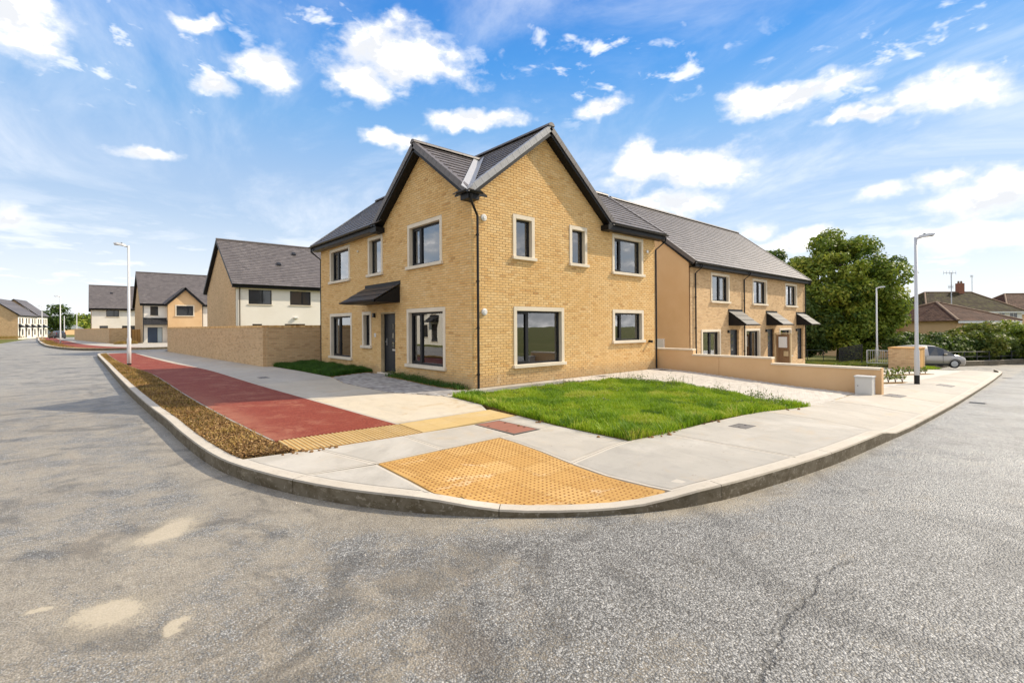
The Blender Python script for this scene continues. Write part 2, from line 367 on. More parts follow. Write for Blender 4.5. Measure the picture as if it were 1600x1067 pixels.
def f_road(N, p):
    c = world_co(N); x, y, z = N.xyz(c); c2 = N.comb(x, y, 0.)
    wv = N.vm('ADD', c2, N.vm('SCALE', N.vm('SUBTRACT', N.noise(c2, 40., 2., .5, col=True), (.5, .5, .5)), .012))
    v = N.n('ShaderNodeTexVoronoi', feature='F1'); N.link(wv, v.inputs['Vector']); v.inputs['Scale'].default_value = 74.
    v2 = N.n('ShaderNodeTexVoronoi', feature='F1'); N.link(wv, v2.inputs['Vector']); v2.inputs['Scale'].default_value = 150.
    big = N.noise(c2, .42, 5., .62, .4); mid = N.noise(c2, 2.4, 6., .68, .5); fine = N.noise(c2, 26., 5., .7); pat = N.noise(c2, 1.1, 6., .7, 1.)
    rnd = N.xyz(v.outputs['Color']); rn2 = N.xyz(v2.outputs['Color'])
    r = N.m('ADD', N.m('MULTIPLY', rnd[0], .62), N.m('MULTIPLY', rn2[1], .38))
    agg = N.ramp(r, [(.08, (.092, .092, .087)), (.38, (.165, .163, .153)), (.62, (.25, .247, .232)), (.80, (.385, .378, .355)), (.96, (.57, .56, .525))])
    chip = N.m('SUBTRACT', 1., N.m('MULTIPLY', v.outputs['Distance'], 1.25))          # height of the stones
    agg = N.mix(N.sst(chip, .42, .05, 0., .85), agg, (.048, .044, .037))
    # distance from the kerb line
    dk = N.m('SUBTRACT', N.vm('LENGTH', N.comb(N.m('MAXIMUM', N.m('SUBTRACT', -1.5, x), 0.), N.m('MAXIMUM', N.m('SUBTRACT', -3.3, y), 0.))), 5.36)
    gut = N.m('MULTIPLY', N.sst(N.m('ADD', dk, N.m('MULTIPLY', N.m('SUBTRACT', mid, .5), .7)), .50, .08), .8)
    # silt washed in from the left, lying between the stones
    left = N.sst(x, -4.2, -8.2)
    amt = N.m('ADD', N.m('ADD', N.m('MULTIPLY', left, .50), N.m('MULTIPLY', gut, .6)), N.m('ADD', N.m('MULTIPLY', N.m('SUBTRACT', big, .5), 1.1), N.m('MULTIPLY', N.m('SUBTRACT', mid, .5), 1.8)))
    silt = N.sst(N.m('SUBTRACT', N.m('MULTIPLY', amt, 1.25), N.m('ADD', N.m('MULTIPLY', chip, .55), N.m('MULTIPLY', rn2[0], .35))), -.10, .40, 0., .74)
    near = N.sst(y, 4., 16.)
    siltc = N.mix(N.sst(pat, .34, .66), (.215, .18, .125), (.40, .345, .25))
    siltc = N.mix(near, siltc, (.40, .375, .315))
    siltc = N.mix(N.sst(fine, .35, .7, 0., .5), siltc, (.19, .155, .105))
    siltc = N.mix(N.sst(rn2[2], .45, 1., 0., .55), siltc, (.46, .41, .33)); siltc = N.mix(N.sst(rn2[2], .4, .0, 0., .6), siltc, (.13, .11, .08))
    col = N.mix(silt, agg, siltc)
    # brown blotches and damp, darker areas
    col = N.mix(N.m('MULTIPLY', N.sst(pat, .56, .70), .34), col, (.24, .19, .13))
    damp = N.m('MULTIPLY', N.sst(N.noise(c2, .8, 7., .7, 1.2), .50, .62), .5)
    col = N.mix(damp, col, N.mix(.75, col, (.02, .019, .017)))
    # a cracked joint and finer crazing
    wob = N.vm('SCALE', N.vm('SUBTRACT', N.noise(c2, 5.5, 5., .65, col=True), (.5, .5, .5)), .22); cw = N.vm('ADD', c2, wob); line = None
    for (a, b) in zip(CRACK, CRACK[1:]):
        d = (b[0]-a[0], b[1]-a[1], 0.); L2 = d[0]**2+d[1]**2; ap = N.vm('SUBTRACT', cw, (*a, 0.))
        t = N.m('DIVIDE', N.vm('DOT_PRODUCT', ap, d), L2, clamp=True); k = N.n('ShaderNodeVectorMath', operation='SCALE'); k.inputs[0].default_value = d; N.link(t, k.inputs[3])
        q = N.vm('LENGTH', N.vm('SUBTRACT', ap, k.outputs[0])); line = q if line is None else N.m('MINIMUM', line, q)
    ck = N.sst(line, .026, .006)
    cz = N.m('MULTIPLY', N.sst(N.m('ABSOLUTE', N.m('SUBTRACT', N.noise(c2, 1.3, 4., .6, 1.5), .5)), .012, .003), N.m('MULTIPLY', N.sst(big, .5, .62), N.sst(mid, .42, .6)))
    ck = N.m('MAXIMUM', ck, N.m('MULTIPLY', cz, .0))
    col = N.mix(N.m('MULTIPLY', ck, .5), col, (.05, .045, .036))
    # dried mud left by puddles
    best = None; cw = N.vm('ADD', c2, N.vm('SCALE', wob, 1.1))
    for (px, py, rx, ry, a) in PUDDLES:
        dx, dy, _ = N.xyz(N.vm('SUBTRACT', cw, (px, py, 0)))
        ca, sa = math.cos(a), math.sin(a)
        u = N.m('MULTIPLY', N.m('ADD', N.m('MULTIPLY', dx, ca), N.m('MULTIPLY', dy, sa)), 1/rx)
        w = N.m('MULTIPLY', N.m('ADD', N.m('MULTIPLY', dx, -sa), N.m('MULTIPLY', dy, ca)), 1/ry)
        q = N.m('ADD', N.m('MULTIPLY', u, u), N.m('MULTIPLY', w, w))
        best = q if best is None else N.m('MINIMUM', best, q)
    pud = N.m('MULTIPLY', N.sst(N.m('ADD', best, N.m('MULTIPLY', N.m('SUBTRACT', fine, .5), 2.2)), 1.6, .55), .80)
    col = N.mix(pud, col, N.mix(N.sst(fine, .3, .7), (.43, .365, .255), (.51, .435, .315)))
    halo = N.m('MULTIPLY', N.sst(best, 3.4, 1.2, 0., .4), N.m('SUBTRACT', 1., pud)); col = N.mix(halo, col, (.33, .285, .205))
    N.link(col, p.inputs['Base Color'])
    # damp film: glossier where there is no silt, most on the right hand road
    wet = N.m('MULTIPLY', N.m('MULTIPLY', N.sst(N.m('ADD', N.m('MULTIPLY', big, .7), N.m('MULTIPLY', mid, .4)), .38, .66), N.m('SUBTRACT', 1., silt)), N.sst(x, -6., 2., .3, 1.))
    rough = N.m('SUBTRACT', .62, N.m('MULTIPLY', wet, .30)); rough = N.m('MAXIMUM', rough, N.m('MULTIPLY', pud, .75))
    N.link(rough, p.inputs['Roughness']); p.inputs['Specular IOR Level'].default_value = .6
    h = N.m('ADD', chip, N.m('ADD', N.m('MULTIPLY', fine, .5), N.m('MULTIPLY', ck, -2.5)))
    h = N.m('MULTIPLY', h, N.m('SUBTRACT', 1., N.m('MAXIMUM', pud, N.m('MULTIPLY', silt, .45))))
    N.link(N.bump(h, .75, .009), p.inputs['Normal'])
def f_ground(N, p):
    c = world_co(N)
    col = N.ramp(N.noise(c, .12, 6., .65), [(.3, (.10, .115, .032)), (.55, (.155, .155, .045)), (.75, (.24, .20, .09))])
    col = N.mix(N.sst(N.noise(c, 3., 5., .7), .4, .7, 0., .5), col, (.07, .095, .022))
    N.link(col, p.inputs['Base Color']); p.inputs['Roughness'].default_value = .9
    N.link(N.bump(N.noise(c, 12., 6., .75), .8, .08), p.inputs['Normal'])
def f_soil(N, p):
    c = world_co(N)
    col = N.ramp(N.noise(c, 14., 6., .7), [(.3, (.11, .062, .024)), (.5, (.27, .165, .062)), (.7, (.44, .30, .12))])
    N.link(col, p.inputs['Base Color']); p.inputs['Roughness'].default_value = .95
    N.link(N.bump(N.noise(c, 30., 6., .75), 1., .03), p.inputs['Normal'])
def f_tonecol(stops, rough=.8, bump=0.):
    def f(N, p):
        N.link(N.ramp(tone_of(N), stops), p.inputs['Base Color']); p.inputs['Roughness'].default_value = rough
        if bump: N.link(N.bump(N.noise(world_co(N), 60., 4., .7), .4, bump), p.inputs['Normal'])
    return f
def leaf_mat(name, stops, rough=.55, trans=.35):
    m = bpy.data.materials.new(name); m.use_nodes = True; t = m.node_tree; N = NT(t); p = t.nodes['Principled BSDF']
    col = N.ramp(tone_of(N), stops); N.link(col, p.inputs['Base Color']); p.inputs['Roughness'].default_value = rough; p.inputs['Specular IOR Level'].default_value = .3
    tr = N.n('ShaderNodeBsdfTranslucent'); N.link(N.mix(.5, col, (.16, .24, .02)), tr.inputs['Color'])
    mx = N.n('ShaderNodeMixShader'); mx.inputs[0].default_value = trans
    N.link(p.outputs[0], mx.inputs[1]); N.link(tr.outputs[0], mx.inputs[2]); N.link(mx.outputs[0], t.nodes['Material Output'].inputs[0]); return m
def glass_mat(name, tint=(.90, .93, .92), base=.10, k=2.4):
    m = bpy.data.materials.new(name); m.use_nodes = True; t = m.node_tree; t.nodes.clear(); N = NT(t)
    tr = N.n('ShaderNodeBsdfTransparent'); tr.inputs[0].default_value = (*tint, 1)
    gl = N.n('ShaderNodeBsdfGlossy'); gl.inputs['Roughness'].default_value = 0.; gl.inputs['Color'].default_value = (.95, .97, 1, 1)
    fr = N.n('ShaderNodeFresnel'); fr.inputs[0].default_value = 1.5
    wv = N.bump(N.noise(world_co(N), .9, 2.), .12, .012); N.link(wv, gl.inputs['Normal'])
    f = N.m('ADD', N.m('MULTIPLY', fr.outputs[0], k), base, clamp=True)
    mx = N.n('ShaderNodeMixShader'); N.link(f, mx.inputs[0]); N.link(tr.outputs[0], mx.inputs[1]); N.link(gl.outputs[0], mx.inputs[2])
    o = N.n('ShaderNodeOutputMaterial'); N.link(mx.outputs[0], o.inputs[0]); return m
M = {
 'brick': mat('buff_brick', f_brick, rough=.85, spec=.25), 'mortar': mat('mortar', f_mortar, rough=.9, spec=.2), 'bricktex': mat('brickwork', f_bricktex, rough=.85, spec=.25),
 'tan': mat('tan_render', f_render_tan, rough=.85, spec=.25), 'cream': mat('cream_render', f_render_cream, rough=.85, spec=.25),
 'tile': mat('roof_tile', f_tile), 'verge': mat('verge_unit', f_verge), 'stone': mat('cast_stone', f_stone),
 'conc': mat('brushed_concrete', f_conc, spec=.3), 'kerb': mat('kerb_concrete', f_kerb, spec=.3), 'red': mat('red_surfacing', f_red, spec=.3),
 'yellow': mat('yellow_tactile', f_yellow, spec=.3), 'dome': mat('blister_top', f_dome, spec=.3), 'buff': mat('buff_tactile', f_buff, rough=.75, spec=.3),
 'pl': mat('light_paver', f_paver_light, spec=.3), 'pd': mat('grey_paver', f_paver_dark, spec=.3), 'road': mat('asphalt', f_road), 'ground': mat('rough_grass', f_ground, spec=.1),
 'soil': mat('soil', f_soil, spec=.1), 'frame': mat('anthracite_frame', color=(.014, .015, .018), rough=.42, spec=.3), 'black': mat('black_plastic', color=(.007, .007, .008), rough=.35, spec=.35),
 'fascia': mat('black_fascia', color=(.007, .007, .008), rough=.5, spec=.25), 'soffit': mat('grey_soffit', color=(.16, .15, .14), rough=.6), 'door': mat('anthracite_door', color=(.016, .020, .027), rough=.4, spec=.3),
 'lead': mat('valley_lead', color=(.42, .42, .42), rough=.45, metal=.3), 'white': mat('white_plastic', color=(.72, .71, .68), rough=.45), 'steel': mat('steel', color=(.55, .56, .57), rough=.35, metal=.9),
 'galv': mat('galvanised', color=(.56, .57, .58), rough=.5, metal=.15), 'polewhite': mat('pale_pole', color=(.68, .68, .67), rough=.45), 'room': mat('room_plaster', color=(.80, .78, .74), rough=.9), 'floor': mat('room_floor', color=(.42, .37, .30), rough=.7),
 'glass': glass_mat('window_glass'), 'glassdark': mat('far_glass', color=(.035, .038, .042), rough=.06, spec=.9), 'obscure': mat('obscure_glass', color=(.40, .46, .48), rough=.3),
 'timber': mat('timber', f_tonecol([(0., (.34, .17, .04)), (.5, (.47, .25, .065)), (1., (.55, .33, .11))], .7)), 'fence': mat('pale_timber', f_tonecol([(0., (.45, .33, .17)), (1., (.62, .48, .28))], .75)),
 'brownpanel': mat('brown_board', f_tonecol([(0., (.20, .11, .05)), (1., (.28, .16, .075))], .6)), 'cover': mat('iron_cover', color=(.16, .145, .13), rough=.6, metal=.3), 'coverred': mat('red_brown_cover', f_tonecol([(0., (.24, .09, .055)), (1., (.30, .12, .075))], .75, .004)),
 'grass': leaf_mat('grass_blade', [(0., (.06, .155, .006)), (.4, (.24, .40, .010)), (.75, (.42, .52, .018)), (1., (.58, .54, .12))]),
 'grassdark': leaf_mat('grass_blade_dark', [(0., (.018, .07, .010)), (.6, (.04, .125, .014)), (1., (.08, .18, .025))]),
 'weed': leaf_mat('weed_leaf', [(0., (.05, .10, .02)), (.5, (.10, .16, .04)), (.85, (.17, .21, .085)), (1., (.32, .27, .15))]),
 'leaf': leaf_mat('tree_leaf', [(0., (.035, .075, .012)), (.3, (.125, .195, .024)), (.65, (.29, .34, .04)), (1., (.46, .44, .07))]),
 'leafdark': leaf_mat('dark_leaf', [(0., (.022, .05, .012)), (.5, (.065, .115, .024)), (1., (.19, .225, .05))]),
 'leafyellow': leaf_mat('yellow_leaf', [(0., (.06, .10, .015)), (.5, (.15, .18, .03)), (1., (.30, .27, .05))]),
 'bark': mat('bark', color=(.09, .065, .045), rough=.9), 'mulch': mat('dry_mulch', f_tonecol([(0., (.08, .04, .016)), (.4, (.21, .11, .036)), (.75, (.35, .20, .066)), (1., (.48, .33, .15))], .9)),
 'drygrass': leaf_mat('dry_tuft', [(0., (.11, .08, .018)), (.5, (.29, .165, .04)), (1., (.50, .33, .10))], trans=.25),
 'rooftile_brown': mat('old_tile', f_tonecol([(0., (.055, .026, .017)), (.5, (.085, .042, .027)), (1., (.12, .064, .042))], .8, .01), spec=.15), 'moss': mat('mossy_tile', f_tonecol([(0., (.038, .026, .018)), (.5, (.055, .042, .022)), (1., (.085, .078, .03))], .85), spec=.15),
 'ridge_tan': mat('ridge_tile_tan', color=(.20, .125, .075), rough=.8), 'redbrick': mat('red_brick', color=(.25, .10, .06), rough=.85),
 'paint_silver': mat('silver_paint', color=(.46, .43, .40), rough=.3, metal=.35), 'paint_dark': mat('dark_paint', color=(.05, .055, .06), rough=.25, metal=.3), 'rubber': mat('rubber', color=(.018, .018, .018), rough=.8),
 'margin': mat('trowelled_margin', color=(.51, .465, .39), rough=.6, spec=.3), 'tiledark': mat('canopy_tile', f_tonecol([(0., (.016, .016, .018)), (1., (.035, .035, .038))], .42)),
 'lens': mat('lamp_lens', color=(.75, .78, .8), rough=.12), 'slategrey': mat('grey_sheet', color=(.22, .25, .27), rough=.5), 'darkmetal': mat('dark_railing', color=(.022, .024, .026), rough=.5, metal=.3),
 'cabinet': mat('pale_cabinet', color=(.56, .555, .53), rough=.5), 'hill': mat('hill_grass', color=(.06, .085, .07), rough=.95, spec=.05),
}
# ---------------------------------------------------------------- ground, road, kerb, pavements
def area2(p): return sum(p[i][0]*p[(i+1) % len(p)][1] - p[(i+1) % len(p)][0]*p[i][1] for i in range(len(p)))
def inset(p, d):
    if area2(p) < 0: p = p[::-1]
    n = len(p); out = []
    for i in range(n):
        a, b, c = Vector(p[i-1][:2]), Vector(p[i][:2]), Vector(p[(i+1) % n][:2])
        e1, e2 = (b-a).normalized(), (c-b).normalized(); n1, n2 = Vector((-e1.y, e1.x)), Vector((-e2.y, e2.x))
        m = n1+n2; k = d*2/max(m.length_squared, .5) if m.length > 1e-6 else 0
        out.append(tuple(b + m*k))
    return out
def sheet(name, poly, f, dz, thick, m, parent=None, step=.6, gap=0., tone=.5, kind=None, bumpf=None):
    poly = [tuple(q[:2]) for q in poly]
    if area2(poly) < 0: poly = poly[::-1]
    if gap: poly = inset(poly, gap)
    bm = bmesh.new(); bm.faces.new([bm.verts.new((x, y, 0)) for x, y in poly]); bmesh.ops.triangulate(bm, faces=bm.faces[:])
    for ax in (0, 1):
        lo, hi = min(q[ax] for q in poly), max(q[ax] for q in poly); k = math.ceil(lo/step+.01)
        while k*step < hi-.01:
            co = Vector((k*step, 0, 0)) if ax == 0 else Vector((0, k*step, 0)); no = Vector((1, 0, 0)) if ax == 0 else Vector((0, 1, 0))
            bmesh.ops.bisect_plane(bm, geom=bm.verts[:]+bm.edges[:]+bm.faces[:], plane_co=co, plane_no=no, dist=1e-5); k += 1
    bmesh.ops.remove_doubles(bm, verts=bm.verts[:], dist=1e-4)
    bmesh.ops.triangulate(bm, faces=[q for q in bm.faces if len(q.verts) > 4])
    for v in bm.verts: v.co.z = f(v.co.x, v.co.y) + dz + (bumpf(v.co.x, v.co.y) if bumpf else 0)
    if thick:
        bd = [e for e in bm.edges if e.is_boundary]; low = {}
        for e in bd:
            for v in e.verts:
                if v not in low: low[v] = bm.verts.new((v.co.x, v.co.y, v.co.z-thick))
        for e in bd:
            l = e.link_loops[0]; a, b = l.vert, l.link_loop_next.vert
            bm.faces.new((b, a, low[a], low[b]))
    me = bpy.data.meshes.new(name); bm.to_mesh(me); bm.free(); me.materials.append(m)
    at = me.attributes.new('tone', 'FLOAT', 'FACE'); at.data.foreach_set('value', np.full(len(me.polygons), tone, dtype=np.float32))
    o = link(name, me, parent, 0, kind); return o
def grid_sheet(name, xs, ys, f, dz, m, keep=None):
    nx, ny = len(xs), len(ys); V = np.array([(x, y, f(x, y)+dz) for y in ys for x in xs]); F = []
    for j in range(ny-1):
        for i in range(nx-1):
            if keep is None or keep((xs[i]+xs[i+1])/2, (ys[j]+ys[j+1])/2): F.append((j*nx+i, j*nx+i+1, (j+1)*nx+i+1, (j+1)*nx+i))
    me = tri_mesh(name, V, np.array(F), m); me.polygons.foreach_set('use_smooth', [True]*len(me.polygons)); return link(name, me)
def axis(*segs):
    out = []
    for a, b, st in segs: out += list(np.arange(a, b-1e-6, st))
    return [float(q) for q in out] + [segs[-1][1]]
gx = axis((-3000, -400, 400), (-400, -80, 40), (-80, 80, 4), (80, 400, 40), (400, 3000, 400))
gy = axis((-3000, -400, 400), (-400, -60, 40), (-60, 180, 4), (180, 400, 40), (400, 3000, 400))
struct(grid_sheet('ground', gx, gy, P0, -.30, M['ground']))
def on_road(x, y):
    return (-17 < x < -5.5 and -45 < y < 158) or (-17 < x < 70 and -22 < y < -6.5 - max(0, x-37)*0) or (-17 < x < 30 and 34.5 < y < 47.5) or (38 < x < 70 and -22 < y < -4.5 - (x-41.5)*.27 + 1)
struct(grid_sheet('road', axis((-17, -12, 1), (-12, 3, .5), (3, 70, 1)), axis((-45, -16, 1), (-16, 0, .5), (0, 158, 1)), RD, 0, M['road'], on_road))

def catmull(P, step=.25):
    P = [Vector(p) for p in P]; out = []
    for i in range(len(P)-1):
        a, b, c, d = P[max(i-1, 0)], P[i], P[i+1], P[min(i+2, len(P)-1)]; n = max(1, int((c-b).length/step))
        for k in range(n):
            t = k/n; out.append(.5*((2*b)+(c-a)*t+(2*a-5*b+4*c-d)*t*t+(3*b-a-3*c+d)*t**3))
    out.append(P[-1]); return out
KPTS = [(12,37.35),(3,37.35),(-3.6,37.3),(-5.2,37.1),(-6.5,36.5),(-7.2,35.4),(-7.4,33.5),(-7.36,28.3),(-7.26,20.),(-7.20,14.0),(-7.10,6.9),(-7.0,2.7),(-6.92,.6),(-6.88,-1.2),(-6.81,-2.75),(-6.70,-3.72),(-6.52,-4.44),(-6.32,-5.06),(-6.05,-5.70),(-5.75,-6.24),
        (-5.42,-6.72),(-5.03,-7.17),(-4.6,-7.56),(-4.13,-7.9),(-3.58,-8.2),(-2.95,-8.42),(-2.16,-8.57),(-1.3,-8.7),(-.24,-8.81),(.96,-8.87),(2.0,-8.9),(3.2,-8.93),(4.5,-8.94),(10.6,-8.9),(21.7,-8.7),(30,-8.5),(36,-8.3),(38.5,-7.9)]
KO = catmull(KPTS)
def off(P, d):
    out = []
    for i, p in enumerate(P):
        t = (P[min(i+1, len(P)-1)] - P[max(i-1, 0)]).normalized(); out.append(p + Vector((-t.y, t.x))*d)
    return out
KI = off(KO, .16)
def kin(a, b, P=None):
    P = KI if P is None else P
    def near(a):
        a = Vector(a); best = (9e9, 0, None)
        for k in range(len(P)-1):
            d = P[k+1]-P[k]; t = min(1, max(0, (a-P[k]).dot(d)/max(d.length_squared, 1e-9))); q = P[k]+d*t; l = (q-a).length
            if l < best[0]: best = (l, k+t, q)
        return best[1], best[2]
    (i, pi), (j, pj) = near(a), near(b); rev = i > j
    if rev: i, j, pi, pj = j, i, pj, pi
    out = [pi] + [P[k] for k in range(int(i)+1, int(j)+1) if i+.05 < k < j-.05] + [pj]
    return [tuple(q) for q in (out[::-1] if rev else out)]
kerb = struct(link('kerb', bpy.data.meshes.new('kerb')))
def kerb_run(a, b, parent, KO=KO, KI=KI):
    mb = MB(); n = b-a; rows = []
    R1 = off(KO, .012)
    for k in range(a, b+1):
        o, r, i = KO[k], R1[k], KI[k]; zt = PV(*i)+.004; zo = PV(*o)+.004; zb = RD(*o)-.12
        if k == a or k == b:
            pass
        rows.append([(o.x, o.y, zb), (o.x, o.y, zo-.018), (r.x, r.y, zo), (i.x, i.y, zt), (i.x, i.y, zb)])
    V = [p for r in rows for p in r]; F = []
    for k in range(n):
        for j in range(4): F.append((k*5+j, (k+1)*5+j, (k+1)*5+j+1, k*5+j+1))
    F.append((0, 1, 2, 3, 4)); F.append(tuple(n*5+q for q in (4, 3, 2, 1, 0)))
    mb.add(V, F); return mb.build('kerb_stone', M['kerb'], parent)
def shrink_ends(P, a, b, g=.004):
    Q = [p.copy() for p in P]; Q[a] = P[a] + (P[a+1]-P[a]).normalized()*g; Q[b] = P[b] + (P[b-1]-P[b]).normalized()*g; return Q
k = 0; L = 0; a = 0
for k in range(1, len(KO)):
    L += (KO[k]-KO[k-1]).length
    want = 3.0 if KO[k].y > 3 or KO[k].x > 3 else 2.35
    if L > want or k == len(KO)-1:
        kerb_run(a, k, kerb, shrink_ends(KO, a, k), shrink_ends(KI, a, k)); a = k; L = 0

pav = struct(link('pavement', bpy.data.meshes.new('pavement')))
def slab(poly, tone, dz=0., m='conc'):
    s = sheet('paving_slab', poly, PV, dz-.003, .10, M['margin'], pav, gap=.006, tone=tone)
    sheet('brushed_panel', poly, PV, dz, .0, M[m], s, gap=.05, tone=tone); return s
RED_IN = catmull([(-3.93,-2.98),(-4.05,2.),(-4.13,5.7),(-4.22,13.1),(-4.75,18.7),(-5.17,27.4),(-5.36,34.0)], 1.)
RED_OUT = catmull([(-5.90,-2.86),(-6.0,-.4),(-6.08,4),(-6.1,11.8),(-6.35,16.),(-6.66,22.),(-6.80,29),(-6.82,34.0)], 1.)
def cut(P, ya, yb):
    out = []
    for i in range(len(P)-1):
        p, q = P[i], P[i+1]
        for y in (ya, yb):
            if (p.y-y)*(q.y-y) < 0: out.append((y, tuple(p.lerp(q, (y-p.y)/(q.y-p.y)))))
        if min(ya, yb) <= q.y <= max(ya, yb): out.append((q.y, tuple(q)))
    if min(ya, yb) <= P[0].y <= max(ya, yb): out.append((P[0].y, tuple(P[0])))
    out.sort(key=lambda t: t[0]); return [o[1] for o in out]
HOUSE_EDGE = [Vector(q) for q in ((-1.85,-2.98),(-1.5,-2.35),(-1.32,-.95),(-1.40,-.6),(-2.05,1.1),(-2.05,4.0),(-1.62,6.1),(-1.62,9.2),(-1.74,12.8),(-1.92,12.85),(-2.4,20.7),(-3.22,34.2),(-3.22,36.9))]
ys = [-2.98, 1.05, 5.6, 10.1, 14.6, 19.1, 23.6, 28.1, 33.0]
tones = [1., .75, .5, .6, .45, .65, .5, .6]
for i in range(len(ys)-1):
    A = cut(RED_IN, ys[i], ys[i+1]); B = cut(HOUSE_EDGE, ys[i], ys[i+1]); slab(A + B[::-1], tones[i])
slab([(-6.85,34.05),(-5.30,34.05),(-4.9,33.0),(-3.17,33.0),(-3.25,36.9),(8,37.1)] + kin((8,37.15),(-6.85,34.05)), .3)
# strip below the ribbed paving and the corner slabs round the blister paving
slab(kin((-6.62,-3.72),(-6.12,-4.98)) + [(-5.33,-5.10),(-5.62,-3.84)], .3)
slab([(-5.62,-3.84),(-5.33,-5.10),(-4.30,-5.06),(-4.30,-3.92)], .15)
slab([(-4.30,-3.92),(-4.30,-5.06),(-3.24,-5.04),(-2.98,-5.09),(-2.94,-3.98)], .3)
slab(kin((-6.12,-4.98),(-5.32,-6.53)) + [(-5.37,-6.42),(-5.33,-5.14)], .1)
slab([(-2.94,-3.98),(-2.36,-3.98),(-2.36,-5.07),(-1.95,-5.05),(-1.80,-3.86)], .2)
slab([(-2.98,-5.09),(-2.36,-5.07),(-1.95,-5.05),(-1.98,-6.55),(-3.33,-6.6),(-3.24,-5.04)], .3)
slab([(-3.33,-6.6),(-1.98,-6.55),(-1.14,-6.62)] + kin((-1.14,-8.5),(-3.38,-8.04)), .05)
XS = [-1.14, 2.5, 6.1, 9.6, 13.1, 16.7, 20.2, 23.8, 27.4, 31.0, 34.5]
LAWN_S = -6.62
for i in range(len(XS)-1):
    a, b = XS[i], XS[i+1]
    top = [(b, LAWN_S-.05*(i < 1) - .36*(3 < b < 8)), (a, LAWN_S - .36*(4 < a < 8))] if i < 2 else [(b, -6.75), (a, -6.75 - (.23 if i == 2 else 0))]
    slab(kin((a,-8.6),(b,-8.6)) + top, [.12, .42, .55, .6, .35, .55, .4, .6, .5, .5][i])
# red cycle track with a thin flush edging, verge of soil
red = struct(sheet('cycle_track', [tuple(p) for p in RED_OUT] + [tuple(p) for p in RED_IN[::-1]], PV, -.004, .08, M['red']))
REDE = off(RED_OUT, -.05) if True else None
sheet('edging', [tuple(p) for p in off(RED_OUT, .03)] + [tuple(p) for p in off(RED_OUT, .005)][::-1], PV, -.006, .08, M['conc'], red, tone=.1)
soil_poly = kin((-6.62,-3.66),(-7.0,33.6))[::1]
verge = struct(sheet('verge', kin((-6.62,-3.66),(-6.98,33.4)) + [tuple(p) for p in off(RED_OUT, .055)][::-1] + [(-5.86,-3.74)], PV, -.03, .08, M['soil'], step=.3, bumpf=lambda x, y: .025*math.sin(x*9+y*3.1)*math.sin(y*5.3) + .03))

# tactile paving
tac = struct(link('tactile_paving', bpy.data.meshes.new('tactile_paving')))
# the edge of the paving that follows the kerb
bl = [(-5.31,-5.13),(-5.355,-6.50)] + [q for q in kin((-5.33,-6.52),(-3.42,-8.03)) if q[0] > -5.33 and q[0] < -3.46] + [(-3.43,-8.03),(-3.27,-5.07)]
def inside(p, poly):
    c = False; n = len(poly)
    for i in range(n):
        (x1, y1), (x2, y2) = poly[i][:2], poly[(i+1) % n][:2]
        if (y1 > p[1]) != (y2 > p[1]) and p[0] < (x2-x1)*(p[1]-y1)/(y2-y1)+x1: c = not c
    return c
def clip_rect(poly, x0, x1, y0, y1):
    def half(P, ax, v, sgn):
        out = []
        for i in range(len(P)):
            a, b = P[i], P[(i+1) % len(P)]; da, db = sgn*(a[ax]-v), sgn*(b[ax]-v)
            if da >= 0: out.append(a)
            if da*db < 0:
                t = da/(da-db); out.append((a[0]+(b[0]-a[0])*t, a[1]+(b[1]-a[1])*t))
        return out
    for ax, v, sg in ((0, x0, 1), (0, x1, -1), (1, y0, 1), (1, y1, -1)):
        poly = half(poly, ax, v, sg)
        if len(poly) < 3: return None
    return poly
sheet('bedding', bl, PV, -.012, .08, M['mortar'], tac)
dome = MB(); ang = math.radians(2); inn = inset(bl, .03)
for i in range(-6, 8):
    for j in range(-4, 10):
        x0, y0 = -5.55 + i*.4, -8.3 + j*.4; q = clip_rect(bl, x0, x0+.4, y0, y0+.4)
        if q is None or abs(area2(q)) < .01: continue
        sheet('blister_paver', q, PV, 0., .05, M['yellow'], tac, step=.5, gap=.003, tone=random.uniform(.25, .75))
        for a in range(6):
            for b in range(6):
                x, y = x0 + (a+.5)*.4/6, y0 + (b+.5)*.4/6
                if not inside((x, y), inn): continue
                z = PV(x, y); V = []
                for r, h in ((.0135, -.002), (.0105, .0055)):
                    for t in range(8): V.append((x + r*math.cos(t*math.pi/4), y + r*math.sin(t*math.pi/4), z+h))
                dome.add(V, [(k, (k+1) % 8, 8+(k+1) % 8, 8+k) for k in range(8)] + [tuple(range(8, 16))], .5)
dome.build('blister_dome', M['dome'], tac, kind='stuff')
def quadpt(Q, u, v):
    a, b, c, d = map(Vector, Q); return (a.lerp(b, u)).lerp(d.lerp(c, u), v)
CORD = [(-5.90,-3.78),(-3.95,-3.93),(-3.90,-3.03),(-5.88,-2.91)]
